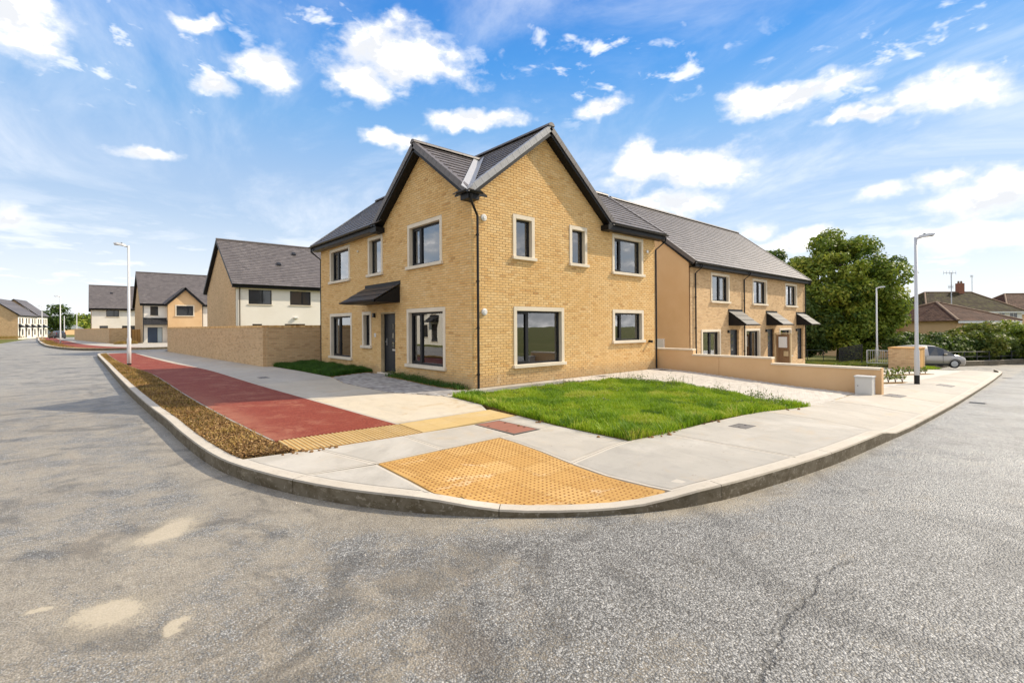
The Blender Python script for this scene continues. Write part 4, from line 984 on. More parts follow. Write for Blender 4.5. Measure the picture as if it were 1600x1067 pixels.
def verge_run(parent, p_low, p_top, out, n, m='verge'):
    """dry verge caps down a gable edge: an L that wraps the tile edge"""
    a, b, out = Vector(p_low), Vector(p_top), Vector(out); D = (b-a).normalized(); L = (b-a).length; Nn = D.cross(out); Nn = -Nn if Nn.z < 0 else Nn
    for k in range(n):
        mb = MB(); s = a + D*(L*k/n+.004); ln = L/n-.008; lift = Nn*(.028)
        mb.obox(s + lift - out*.13, D*ln, out*.15, Nn*.028); mb.obox(s + lift - Nn*.15 + out*.004, D*ln, out*.020, Nn*.17); mb.build('verge_cap', M[m], parent)
def barge(mb, p_low, p_top, out, h=.17):
    a, b, out = Vector(p_low), Vector(p_top), Vector(out); D = (b-a); Dn = D.normalized(); Nn = Dn.cross(out); Nn = -Nn if Nn.z < 0 else Nn
    mb.obox(a - Nn*(h+.045) - out*.03, D, out*.028, Nn*h)
    return Nn
def gable_trim(parent, lo, top, hi, out, depth, n, caps=('verge', 'verge'), name='bargeboard'):
    lo, top, hi, out = map(Vector, (lo, top, hi, out)); bb = MB()
    for e_, cm in ((lo, caps[0]), (hi, caps[1])):
        Nn = barge(bb, e_, top, out); D = top-e_
        verge_run(parent, e_, top, out, n, cm)
    o = bb.build(name, M['fascia'], parent)
    so = MB()
    for e_ in (lo, hi):
        D = top-e_; Dn = D.normalized(); Nn = Dn.cross(out); Nn = -Nn if Nn.z < 0 else Nn
        so.obox(e_ - Nn*.215 - out*depth, D, out*(depth-.03), Nn*.012)
    so.build('soffit', M['fascia'], o)
    return o
gable_trim(deck, (-e,-OV,zA(-e)), (RX,-OV,RZA), (2*RX+e,-OV,zA(-e)), (0,-1,0), OV, 14, ('verge', 'tile'))
gable_trim(deck, (-OV,-e,zB(-e)), (-OV,RY,RZB), (-OV,2*RY+e,zB(-e)), (-1,0,0), OV, 13, ('tile', 'tile'))
gable_trim(deck, (-e,y_n,zA(-e)), (RX,y_n,RZA), (2*RX+e,y_n,zA(-e)), (0,1,0), .32, 14)
gable_trim(deck, (x_e,-e,zB(-e)), (x_e,RY,RZB), (x_e,2*RY+e,zB(-e)), (1,0,0), .32, 13, ('tile', 'tile'))
# eaves: fascia, soffit, gutters
zf = zA(-e); zf2 = zB(-e)
def piece(name, a, b, m, parent):
    q = MB(); q.box(a, b); return q.build(name, M[m], parent)
eo = piece('fascia', (-e,2*RY+e-.02,zf-.24), (-e+.025,y_n-.03,zf-.02), 'fascia', house); piece('soffit', (-e+.025,2*RY+e-.02,zf-.24), (-.01,y_n-.03,zf-.225), 'soffit', eo)
eo2 = piece('fascia', (2*RX+e-.02,-e,zf2-.24), (x_e-.03,-e+.025,zf2-.02), 'fascia', house); piece('soffit', (2*RX+e-.02,-e+.025,zf2-.24), (x_e-.03,-.01,zf2-.225), 'fascia', eo2)
# boxed ends where the gables come down
q = MB(); q.prism([(-.35,-.35,5.09),(.02,-.35,5.09),(.02,-.012,5.09),(-.012,-.012,5.09),(-.012,.02,5.09),(-.35,.02,5.09)], (0,0,.17)); q.build('eaves_box', M['fascia'], house)
piece('eaves_box', (-.355,2*RY-.08,5.02), (-.012,2*RY+.36,5.20), 'fascia', house); piece('eaves_box', (2*RX-.08,-.355,5.02), (2*RX+.36,-.012,5.20), 'fascia', house)
gt = MB(); gutter(gt, (-e-.06,2*RY+.2,zf-.04), (-e-.06,y_n+.02,zf-.04), (-1,0,0)); gt.build('gutter', M['black'], eo)
gt = MB(); gutter(gt, (2*RX+.2,-e-.06,zf2-.04), (x_e+.02,-e-.06,zf2-.04), (0,-1,0)); gt.build('gutter', M['black'], eo2)
gt = MB(); gutter(gt, (-.42,-.38,5.29), (-.42,.06,5.29), (-1,0,0), .055); gt.build('gutter', M['black'], eo)
gt = MB(); gutter(gt, (-.38,-.42,5.29), (.06,-.42,5.29), (0,-1,0), .055); gt.build('gutter', M['black'], eo2)
va = MB()   # lead in the corner valley, seen between the two gables
vx = lambda x: RY - (RZB - zA(x))/SB      # where the two slopes meet
pa, pb = Vector((-.40, vx(-.40), zA(-.40)+.045)), Vector((RX-(RZA-RZB)/SL, RY, RZB+.045)); vd = (pb-pa); sd = Vector((vd.y, -vd.x, 0)).normalized()
for k in range(3):
    a = pa + vd*(k/3); b = pa + vd*((k+1)/3+.01)
    for sgn in (1, -1):
        va.add([a, b, b+sd*sgn*.16+Vector((0,0,.105+.002*k)), a+sd*sgn*.16+Vector((0,0,.105+.002*k)), a-Vector((0,0,.02)), b-Vector((0,0,.02)), b+sd*sgn*.16+Vector((0,0,.09)), a+sd*sgn*.16+Vector((0,0,.09))],
           [(0,1,2,3),(7,6,5,4),(0,4,5,1),(1,5,6,2),(2,6,7,3),(3,7,4,0)])
va.build('valley_lead', M['lead'], deck)
downpipe(house, [(-.30,-.40,5.2), (-.28,-.36,5.05), (.16,-.075,4.72), (.16,-.075,-.10), (.16,-.14,-.14)][0:4] + [(.16,-.075,-.12)], (0,-1,0), brackets=(4.2, 2.9, 1.6, .3))
downpipe(house, [(-e-.06,HL+.12,5.2), (-e-.06,HL+.12,5.05), (.02,HL+.09,4.72), (.02,HL+.09,0.), (.02,HL+.09,-.1)], (0,1,0))
downpipe(house, [(x_e-.12,-e-.06,5.14), (x_e-.12,-e-.04,5.0), (HW+.06,-.02,4.68), (HW+.06,-.02,0.), (HW+.06,-.02,-.12)], (1,0,0))
# ---------------------------------------------------------------- terrace of three on the right
TY, TZ = .9, -.72; TXS = (13.65, 19.30, 24.28, 29.26); TE = 4.62
def terrace_house(i, label):
    xa, xb = TXS[i], TXS[i+1]; TP = xb-xa; t = thing('terraced_house', label, 'house', (xa, TY, TZ), 'terraced houses right of the corner house')
    O = (xa, TY, TZ-.5); U = (1,0,0); N = (0,-1,0); k = i*4.98
    up = (15.70+k-xa, 17.77+k-xa, 2.77, 4.31); gr = (14.69+k-xa, 16.72+k-xa, -.45, 1.42); dr = (17.86+k-xa, 18.90+k-xa, -.70, 1.39)
    w = MB(); yb = TY+9.2; wall_face(w, O, U, N, TP, TZ-.5, TE, [opening(*up), opening(*gr), dr], thick=.3, inner=False)
    if i != 0: w.add([(xa,TY,TZ-.5),(xa,yb,TZ-.5),(xa,yb,TE),(xa,TY,TE)], [(3,2,1,0)])
    w.add([(xb,TY,TZ-.5),(xb,yb,TZ-.5),(xb,yb,TE),(xb,TY,TE)], [(0,1,2,3)]); w.add([(xa,yb,TZ-.5),(xb,yb,TZ-.5),(xb,yb,TE),(xa,yb,TE)], [(3,2,1,0)])
    wo = w.build('wall', M['bricktex'], t)
    ym, zr = TY+4.6, 8.62; sl = (zr-TE-.03)/(ym-(TY-.35))
    if i in (0, 2):
        x = xa if i == 0 else xb; g = MB(); dx = .02 if i == 0 else -.02
        g.prism([(x-dx, TY+.06, TZ-.5), (x-dx, yb, TZ-.5), (x-dx, yb, TE+.02), (x-dx, ym, zr-.18), (x-dx, TY+.06, TE+.02)], (dx*6, 0, 0)); g.build('gable_wall', M['tan'], t)
    d = MB(); r_a, r_b = xa - (.12 if i == 0 else 0), xb + (.12 if i == 2 else 0); e0 = TY-.35; z0 = zr - sl*(ym-e0)
    d.add([(r_a,e0,z0-.03),(r_b,e0,z0-.03),(r_b,ym,zr-.03),(r_a,ym,zr-.03),(r_a,e0,z0-.09),(r_b,e0,z0-.09),(r_b,ym,zr-.09),(r_a,ym,zr-.09)], [(0,1,2,3),(7,6,5,4),(0,4,5,1),(2,6,7,3),(3,7,4,0),(1,5,6,2)])
    e1 = 2*ym-e0; d.add([(r_a,e1,z0-.03),(r_b,e1,z0-.03),(r_b,ym,zr-.03),(r_a,ym,zr-.03),(r_a,e1,z0-.09),(r_b,e1,z0-.09),(r_b,ym,zr-.09),(r_a,ym,zr-.09)], [(3,2,1,0),(4,5,6,7),(1,5,4,0),(3,7,6,2),(0,4,7,3),(2,6,5,1)])
    deck = d.build('roof', M['fascia'], t); D = Vector((0,1,sl)).normalized(); L = math.hypot(ym-e0, zr-z0)
    tiles(deck, (r_a,e0,z0), (1,0,0), D, r_b-r_a, L, n_single=0); tiles(deck, (r_a,e1,z0), (1,0,0), Vector((0,-1,sl)), r_b-r_a, L, rows_only=True)
    ridge(deck, (r_a,ym,zr+.05), (r_b,ym,zr+.05), 12)
    if i == 0: gable_trim(deck, (r_a,e0,z0), (r_a,ym,zr), (r_a,e1,z0), (-1,0,0), .11, 14, ('tile','tile'))
    if i == 2: gable_trim(deck, (r_b,e0,z0), (r_b,ym,zr), (r_b,e1,z0), (1,0,0), .11, 14, ('tile','tile'))
    f = MB(); f.box((r_a,e0,z0-.24), (r_b,e0+.025,z0-.02)); f.box((r_a,e0+.025,z0-.24), (r_b,TY-.01,z0-.225)); fo = f.build('fascia', M['fascia'], t)
    gq = MB(); gutter(gq, (r_a,e0-.06,z0-.04), (r_b,e0-.06,z0-.04), (0,-1,0)); gq.build('gutter', M['black'], fo)
    window(t, O, U, N, *up, split=.52, glass=M['glass'], thickmull=.11); window(t, O, U, N, *gr, split=.52, thickmull=.11)
    rm = MB(); rm.box((xa+.32,TY+2.2,TZ+.05), (xb-.32,TY+2.3,TE)); rm.box((xa+.32,TY+.31,1.62), (xb-.32,TY+2.2,1.9)); rm.box((xa+.32,TY+.31,TZ-.1), (xb-.32,TY+2.2,TZ+.05)); rm.box((xa+.30,TY+.31,TE-.2), (xb-.30,TY+2.3,TE-.1))
    rm.box((xa+.1,TY+.31,TZ-.1),(xa+.32,TY+2.3,TE-.1)); rm.box((xb-.32,TY+.31,TZ-.1),(xb-.1,TY+2.3,TE-.1)); rm.build('partition', M['room'], t)
    dm = MB(); bx(dm, O, U, N, dr[0]+.05, dr[1]-.05, -.18, -.13, dr[2]+.03, dr[3]-.05); do = dm.build('door', M['door'], t)
    fm = MB(); bx(fm, O, U, N, dr[0], dr[0]+.05, -.2, -.1, dr[2], dr[3]); bx(fm, O, U, N, dr[1]-.05, dr[1], -.2, -.1, dr[2], dr[3]); bx(fm, O, U, N, dr[0]+.05, dr[1]-.05, -.2, -.1, dr[3]-.05, dr[3]); fm.build('door_frame', M['frame'], do)
    for q in (.25, .6, .95): g = MB(); bx(g, O, U, N, dr[0]+.38, dr[0]+.56, -.131, -.125, dr[2]+.7+q, dr[2]+.88+q); g.build('pane', M['glassdark'], do)
    hh = MB(); bx(hh, O, U, N, dr[0]+.12, dr[0]+.15, -.131, -.08, dr[2]+.95, dr[2]+1.2); hh.build('handle', M['steel'], do)
    l = MB(); bx(l, O, U, N, dr[0]-.34, dr[0]-.22, .004, .09, dr[3]-.18, dr[3]-.02); l.build('porch_light', M['black'], t)
    canopy(t, O, U, N, dr[0]-.22, dr[1]+.38, 2.38, 1.60, .92, 3)
    if i < 2:
        xp = xa+.42 if i == 0 else xa+.2; downpipe(t, [(xp,e0-.06,z0-.1), (xp,e0-.04,z0-.25), (xp,TY-.06,z0-.5), (xp,TY-.06,TZ+.3), (xp,TY-.06,TZ+.1)], (0,-1,0), brackets=(3., 1.5, .2))
    else: downpipe(t, [(xb-.08,e0-.06,z0-.1), (xb-.08,e0-.04,z0-.25), (xb-.08,TY-.06,z0-.5), (xb-.08,TY-.06,TZ+.3), (xb-.08,TY-.06,TZ+.1)], (0,-1,0), brackets=(3., 1.5, .2))
    if i == 0:
        m_ = MB(); m_.box((xa-.16, 2.26, .45), (xa+.0, 2.82, .97)); m_.build('meter_box', M['white'], t, bevel=.01)
        for z, y in ((2.9, 4.0), (.9, 4.2)): v_ = MB(); v_.tube([(xa+.0,y,z), (xa-.05,y,z)], .07, 12); v_.build('wall_vent', M['tan'], t)
terrace_house(0, 'near end house of the brick terrace, with the blank tan rendered gable wall')
terrace_house(1, 'middle house of the brick terrace, between its two downpipes')
terrace_house(2, 'far end of the brick terrace, next to the big tree')

# ---------------------------------------------------------------- houses on the left, further up the street
def far_house(label, x0, x1, y0, y1, eave, zr, mwall, mgable, wins, base=-.2, cross=None, rows=True):
    t = thing('detached_house', label, 'house', (x0, y0, base)); ym = (y0+y1)/2
    holes = [(a-x0, b-x0, c, d) for (a, b, c, d, *_) in wins if a-x0 > 0]
    w = MB(); wall_face(w, (x0,y0,base-.3), (1,0,0), (0,-1,0), x1-x0, base-.3, eave, holes, thick=.2, inner=False)
    w.add([(x1,y0,base-.3),(x1,y1,base-.3),(x1,y1,eave),(x1,y0,eave)], [(0,1,2,3)]); w.add([(x0,y1,base-.3),(x1,y1,base-.3),(x1,y1,eave),(x0,y1,eave)], [(3,2,1,0)]); w.build('wall', M[mwall], t)
    g = MB(); g.prism([(x0-.015,y0+.04,base-.3),(x0-.015,y1,base-.3),(x0-.015,y1,eave),(x0-.015,ym,zr-.16),(x0-.015,y0+.04,eave)], (.10,0,0)); g.build('gable_wall', M[mgable], t)
    g2 = MB(); g2.prism([(x1,y0,eave),(x1,y1,eave),(x1,ym,zr-.16)], (-.1,0,0)); g2.build('gable_top', M[mwall], t)
    e0 = y0-.35; sl = (zr-eave-.02)/(ym-e0); z0 = eave+.02; ra, rb = x0-.30, x1+.30; d = MB()
    for s in (1, -1):
        ee = e0 if s == 1 else 2*ym-e0
        d.prism([(ra,ee,z0-.03),(ra,ym,zr-.03),(ra,ym,zr-.10),(ra,ee,z0-.10)], (rb-ra,0,0))
    deck = d.build('roof', M['fascia'], t); L = math.hypot(ym-e0, zr-z0)
    tiles(deck, (ra,e0,z0), (1,0,0), Vector((0,1,sl)).normalized(), rb-ra, L); tiles(deck, (ra,2*ym-e0,z0), (1,0,0), Vector((0,-1,sl)).normalized(), rb-ra, L, rows_only=True)
    ridge(deck, (ra,ym,zr+.04), (rb,ym,zr+.04), 14)
    bb = MB(); barge(bb, (ra,e0,z0), (ra,ym,zr), (-1,0,0)); barge(bb, (ra,2*ym-e0,z0), (ra,ym,zr), (-1,0,0))
    for ee in (e0, 2*ym-e0):
        a, b = Vector((ra,ee,z0)), Vector((ra,ym,zr)); D = b-a; Nn = Vector((0,-D.z,D.y)).normalized(); Nn = -Nn if Nn.z < 0 else Nn
        bb.obox(a - Nn*.28 + Vector((.02,0,0)), D, Vector((.28,0,0)), Nn*.012)
    bb.build('bargeboard', M['fascia'], deck)
    f = MB(); f.box((ra,e0,z0-.26),(rb,e0+.03,z0)); f.box((ra,e0+.03,z0-.26),(rb,y0-.01,z0-.24)); f.build('fascia', M['fascia'], t)
    gq = MB(); gutter(gq, (ra,e0-.06,z0-.05),(rb,e0-.06,z0-.05),(0,-1,0)); gq.build('gutter', M['black'], t)
    for (a, b, c, dd, *sp) in wins:
        if a-x0 > 0: window(t, (x0,y0,0), (1,0,0), (0,-1,0), a-x0, b-x0, c, dd, split=(sp[0] if sp else None), surround=False, far=True)
    return t, deck, sl, e0, z0, ym
h1 = far_house('cream rendered house with a brick gable end, standing behind the brown garden wall', .74, 13.5, 31.5, 43.0, 5.05, 9.32, 'cream', 'bricktex', [(1.64,3.33,3.55,4.70,.6),(4.74,6.42,3.55,4.70,.6),(1.9,2.6,.2,1.98),(4.31,5.94,.2,1.98,.5)])
for (x, y) in ((6.4, 35.8), (4.6, 34.0)):
    v = MB(); z = h1[4] + h1[2]*(y-h1[3]); v.obox((x-.16,y-.12,z+.0), (.32,0,0), (0,.3,.3*h1[2]), (0,0,.09)); v.build('roof_vent', M['black'], h1[0])
l_ = MB(); l_.box((5.0,31.33,2.42),(5.34,31.49,2.56)); l_.build('wall_light', M['white'], h1[0], bevel=.03)
dp = MB(); dp.tube([(1.0,31.43,4.8),(1.0,31.43,0)], .04, 8); dp.build('downpipe', M['bark'], h1[0])
h2 = far_house('cream and buff house with a small front gable and a dark blue front door', -2.6, 8.0, 64.9, 77.0, 4.80, 9.25, 'cream', 'bricktex', [(-1.84,-1.03,3.35,4.50),(-2.12,-.60,-.08,1.85,.64)])
hb = h2[0]; wx0, wx1, wy = -.10, 3.62, 64.3; cx = (wx0+wx1)/2
w = MB(); wall_face(w, (wx0,wy,-.5), (1,0,0), (0,-1,0), wx1-wx0, -.5, 4.8, [(.79+.1,2.86-.1,3.33,4.62),(.9,2.75,.2,1.85)], thick=.2, inner=False); w.box((wx0+.01,wy+.2,-.5),(wx1-.01,65.0,4.79))
w.prism([(wx0,wy,4.8),(wx1,wy,4.8),(cx,wy,6.75)], (0,.3,0)); w.build('porch_gable', M['tan'], hb)
window(hb, (wx0,wy,0), (1,0,0), (0,-1,0), .79, 2.86, 3.25, 4.72, split=.7, far=True); window(hb, (wx0,wy,0), (1,0,0), (0,-1,0), .9, 2.75, .2, 1.85, split=.5, surround=False, far=True)
cr = MB(); zt = 6.98; sl = 1.02
for s in (1, -1): cr.prism([(cx,wy-.35,zt),(cx+s*2.2,wy-.35,zt-2.2*sl),(cx+s*2.2,wy-.35,zt-2.2*sl-.12),(cx,wy-.35,zt-.12)], (0,4.6,0))
crd = cr.build('gable_roof', M['fascia'], hb)
for s in (1, -1):
    tiles(crd, (cx+s*2.2, wy-.38, zt-2.2*sl+.02), (0,1,0), Vector((-s,0,sl)).normalized(), 4.4, 2.2*math.hypot(1,sl), rows_only=True)
    q = MB(); barge(q, (cx+s*2.2,wy-.36,zt-2.2*sl), (cx,wy-.36,zt), (0,-1,0), .22); q.build('bargeboard', M['fascia'], crd)
canopy(hb, (-2.6,64.9,0), (1,0,0), (0,-1,0), .05, 2.42, 2.95, 2.15, .9, 3)
dr_ = MB(); dr_.box((-2.10,64.96,-.06),(-1.15,65.0,1.8)); dr_.build('door', mat('blue_door', color=(.03,.05,.09), rough=.4), hb); gl_ = MB(); gl_.box((-1.1,64.96,-.06),(-.65,65.0,1.8)); gl_.build('side_light', M['obscure'], hb)
for x in (-2.55, 3.75): dp = MB(); dp.tube([(x,64.82 if x < 0 else 64.7,4.6),(x,64.82 if x < 0 else 64.7,0)], .04, 8); dp.build('downpipe', M['black'], hb)
h3 = far_house('cream house with a plain grey roof, furthest along the row above the second brick wall', -7.2, 4.0, 87, 98.5, 4.85, 8.75, 'cream', 'bricktex', [(-5.5,-3.95,3.6,4.58,.6),(-6.3,-5.3,.2,2.2),(-3.6,-2.0,.2,2.2,.5)])
v = MB(); v.obox((-4.9,90.5,h3[4]+h3[2]*(90.5-h3[3])), (.32,0,0), (0,.3,.2), (0,0,.1)); v.build('roof_vent', M['black'], h3[0])
# terraces at the far end of the street, their fronts facing across the road
def end_terrace(label, x0, x1, y0, n, eave, zr, base):
    L = n*4.6; t = thing('terrace_block', label, 'houses', (x1, y0, base)); xm = (x0+x1)/2; w = MB()
    ups = [(k*4.6+.9+j*1.9, k*4.6+1.9+j*1.9, 3.1, 4.3) for k in range(n) for j in range(2)]; lows = [(k*4.6+.6, k*4.6+1.7, -.0, 2.0) for k in range(n)] + [(k*4.6+2.6, k*4.6+3.9, .5, 1.9) for k in range(n)]
    lows = [(a, b, c+base*0, d) for a, b, c, d in lows]
    wall_face(w, (x1,y0,base-.5), (0,1,0), (1,0,0), L, base-.5, eave, ups+lows, thick=.2, inner=False)
    w.add([(x0,y0+L,base-.5),(x1,y0+L,base-.5),(x1,y0+L,eave),(x0,y0+L,eave)], [(3,2,1,0)]); w.add([(x0,y0,base-.5),(x0,y0+L,base-.5),(x0,y0+L,eave),(x0,y0,eave)], [(3,2,1,0)]); w.build('wall', M['cream'], t)
    g = MB(); g.prism([(x0,y0-.01,base-.5),(x1-.05,y0-.01,base-.5),(x1-.05,y0-.01,eave),(xm,y0-.01,zr-.16),(x0,y0-.01,eave)], (0,.1,0)); g.build('gable_wall', M['bricktex'], t)
    d = MB(); sl = (zr-eave)/((x1+.35)-xm)
    for s in (1, -1):
        ex = xm + s*((x1+.35)-xm); d.prism([(ex,y0-.3,eave),(xm,y0-.3,zr),(xm,y0-.3,zr-.12),(ex,y0-.3,eave-.22)], (0,L+.6,0))
    deck = d.build('roof', M['fascia'], t)
    for s in (1, -1):
        ex = xm + s*((x1+.35)-xm); tiles(deck, (ex,y0-.32,eave+.03), (0,1,0), Vector((-s,0,sl)).normalized(), L+.64, math.hypot(ex-xm, zr-eave), rows_only=True)
    for (a, b, c, dd) in ups+lows: window(t, (x1,y0,0), (0,1,0), (1,0,0), a, b, c, dd, surround=False, far=True)
    for k in range(n): canopy(t, (x1,y0,0), (0,1,0), (1,0,0), k*4.6+.3, k*4.6+2.0, 2.9, 2.2, .9, 2)
    return t
ta = end_terrace('far terrace with a brick gable and porch canopies, nearer block at the road end', -27.5, -18.9, 140., 3, 4.9, 8.6, -.2)
tb = end_terrace('far terrace block joined on behind the brick gabled one, with a higher roof', -26.9, -18.9, 154.0, 2, 5.05, 9.0, -.2)
for o_ in (ta, tb): o_.rotation_euler = (0, 0, -.16)
tb.location = (-18.9+.16*14.0, 140+.987*14.0, -.2)

end_terrace('tan and cream terrace mirrored in the corner house windows, across the left hand road', -30., -21.5, 26., 6, 4.9, 8.6, -.2)

# ---------------------------------------------------------------- walls and fences
def brick_wall(label, pts, h, z=-.35, t=.22, name='garden_wall', m='bricktex', cop=.10, cm='bricktex'):
    w = thing(name, label, 'wall', (*pts[0], z))
    for a, b in zip(pts, pts[1:]):
        a, b = Vector((*a, 0)), Vector((*b, 0)); d = (b-a).normalized(); n = Vector((-d.y, d.x, 0)); q = MB(); q.obox(a - n*t/2 - d*.0 + Vector((0,0,z)), (b-a) - d*.004, n*t, Vector((0,0,h-z-cop))); q.build('wall_panel', M[m], w)
        L = (b-a).length; k = int(L/.105) if L < 30 else int(L/.33)
        c = MB()
        for i in range(k):
            p = a + d*(L*i/k) - n*(t/2+.012) + Vector((0,0,h-cop)); c.obox(p + d*.004, d*(L/k-.008), n*(t+.024), Vector((0,0,cop+random.uniform(-.003,.003))), random.random())
        c.build('coping', M['brick'], w, kind='stuff' if k > 300 else None)
    return w
brick_wall('long buff brick garden wall running back from the corner house along the footpath', [(-3.20,34.4),(-1.98,12.80),(1.2,12.80),(1.2,11.75)], 1.76)
brick_wall('second brick garden wall beyond the side street, with a timber gate at its end', [(-9.3,110),(-5.60,68.2),(-3.55,68.0)], 1.78)
def boards(name, label, cat, a, b, h, z, n, m, lean=.0, rails=True):
    a, b = Vector((*a, z)), Vector((*b, z)); d = (b-a)/n; nn = Vector((-d.y, d.x, 0)).normalized(); t = thing(name, label, cat, tuple(a))
    for i in range(n):
        q = MB(); q.obox(a + d*i + d*.03, d*.94, nn*.022, Vector((0,0,h+random.uniform(-.01,.01))), random.random()); q.build('board', M[m], t)
    if rails:
        for zz in (.3, h-.3): q = MB(); q.obox(a + nn*.024 + Vector((0,0,zz)), b-a, nn*.045, Vector((0,0,.09)), .4); q.build('rail', M[m], t)
    return t
boards('side_gate', 'yellow timber gate between the second brick wall and the house with the blue door', 'gate', (-3.5,68.1), (-2.62,68.1), 1.7, -.1, 7, 'timber')
boards('garden_fence', 'pale timber garden fence seen through the glass of the corner house', 'fence', (6.2,11.6), (16.6,11.6), 1.8, -.3, 66, 'fence')
# rendered boundary wall stepping down along the drive
bw = thing('boundary_wall', 'tan rendered boundary wall stepping down beside the drive', 'wall', (9.6, .4, -.2))
for (ya, yb, zt) in ((.40,-1.44,.66),(-1.44,-4.30,.46),(-4.30,-7.30,.27)):
    q = MB(); ym = -2.45 if ya < -1 and ya > -2 else None
    for (p, r) in (((ya, ym), (ym-.012, yb)) if ym else ((ya, yb),)): q.box((9.50,r,-.9),(9.72,p,zt)) 
    q.build('wall_panel', M['tan'], bw)
    c = MB(); c.box((9.465,yb+.0,zt+.002),(9.755,ya+(.03 if ya < 0 else 0),zt+.065)); c.build('coping', M['stone'], bw, bevel=.008)
cap = MB(); cap.box((9.49,-7.335,-.9),(9.73,-7.302,.33)); cap.build('end_face', M['tan'], bw)

# ---------------------------------------------------------------- street lamps
def street_lamp(label, x, y, h, aim, m, band=True, arm=.46, g='street lamps along the roads', head=True):
    z = PV(x, y); t = thing('street_lamp', label, 'lamp post', (x, y, z), g)
    p = MB(); p.tube([(x,y,z-.3),(x,y,z+1.25),(x,y,z+1.35),(x,y,z+h)], [.085,.085,.062,.048], 14); po = p.build('pole', M[m], t, smooth=True)
    if band: b = MB(); b.tube([(x,y,z-.02),(x,y,z+(.34 if band is True else band))], .089, 14); b.build('base_sleeve', M['black'], t)
    dd = MB(); dd.box((x-.03,y-.089,z+.55),(x+.03,y-.080,z+.95)); dd.build('door_plate', M[m], po)
    if not head: return t
    a = Vector((*aim, 0)).normalized(); s = Vector((-a.y, a.x, 0)); o = Vector((x, y, z+h-.03)); hd = MB(); tilt = Vector((0,0,.08))
    hd.tube([o - a*.04 + Vector((0,0,-.02)), o + a*.16 + tilt*.2], .042, 10)
    A = o + a*.10 + tilt*.1; Lh = arm
    V = []
    for (k, w_, tk) in ((0,.07,.075),(.25,.13,.085),(.75,.15,.07),(1.,.11,.035)):
        c = A + (a*Lh + tilt)*k
        V += [c - s*w_ - Vector((0,0,.02)), c + s*w_ - Vector((0,0,.02)), c + s*w_*.8 + Vector((0,0,tk)), c - s*w_*.8 + Vector((0,0,tk))]
    F = [(0,1,2,3),(15,14,13,12)] + [(4*k+j, 4*k+4+j, 4*k+4+(j+1)%4, 4*k+(j+1)%4) for k in range(3) for j in range(4)]
    hd.add(V, F); ho = hd.build('lamp_head', M['galv'], t)
    ln = MB(); c = A + (a*Lh+tilt)*.55; ln.obox(c - s*.09 - a*.18 - Vector((0,0,.032)), a*.36, s*.18, Vector((0,0,.010))); ln.build('lens', M['lens'], ho)
    ph = MB(); q = A + (a*Lh+tilt)*.35 + Vector((0,0,.07)); ph.tube([q, q+Vector((0,0,.05))], .035, 10); ph.build('sensor', M['black'], ho)
    return t
street_lamp('pale lamp post standing in the soil verge beside the red track', -6.46, 18.99, 5.75, (-1,.05), 'polewhite', band=.07)
street_lamp('slim lamp post in the second stretch of verge across the side street', -10.25, 70., 5.75, (-1,.05), 'polewhite', band=False)
street_lamp('distant lamp post in front of the far terrace at the bend of the road', -14.1, 118., 6.2, (-1,0), 'polewhite', band=False)
street_lamp('tall grey lamp post with a black foot on the pavement by the small planted shrubs', 15.85, -7.16, 5.62, (.35,-1), 'galv')
street_lamp('pale lamp post in front of the big tree, behind the metal crowd barrier', 38.5, -1.25, 6.0, (.6,-.8), 'polewhite', band=False)
for lab, x, y, h in (('thin pale post above the far end of the second brick wall, left of its twin', -11.2, 128, 4.6), ('thin pale post above the second brick wall, nearer the cream house than its twin', -9.2, 122, 4.9)):
    z = P0(x, y); t = thing('post', lab, 'post', (x, y, z), 'thin posts beyond the brick wall'); p = MB(); p.tube([(x,y,z-.3),(x,y,z+h)], [.11,.08], 10); p.build('shaft', M['polewhite'], t); c = MB(); c.tube([(x,y,z+h),(x,y,z+h+.05)], .09, 10); c.build('cap', M['galv'], t)

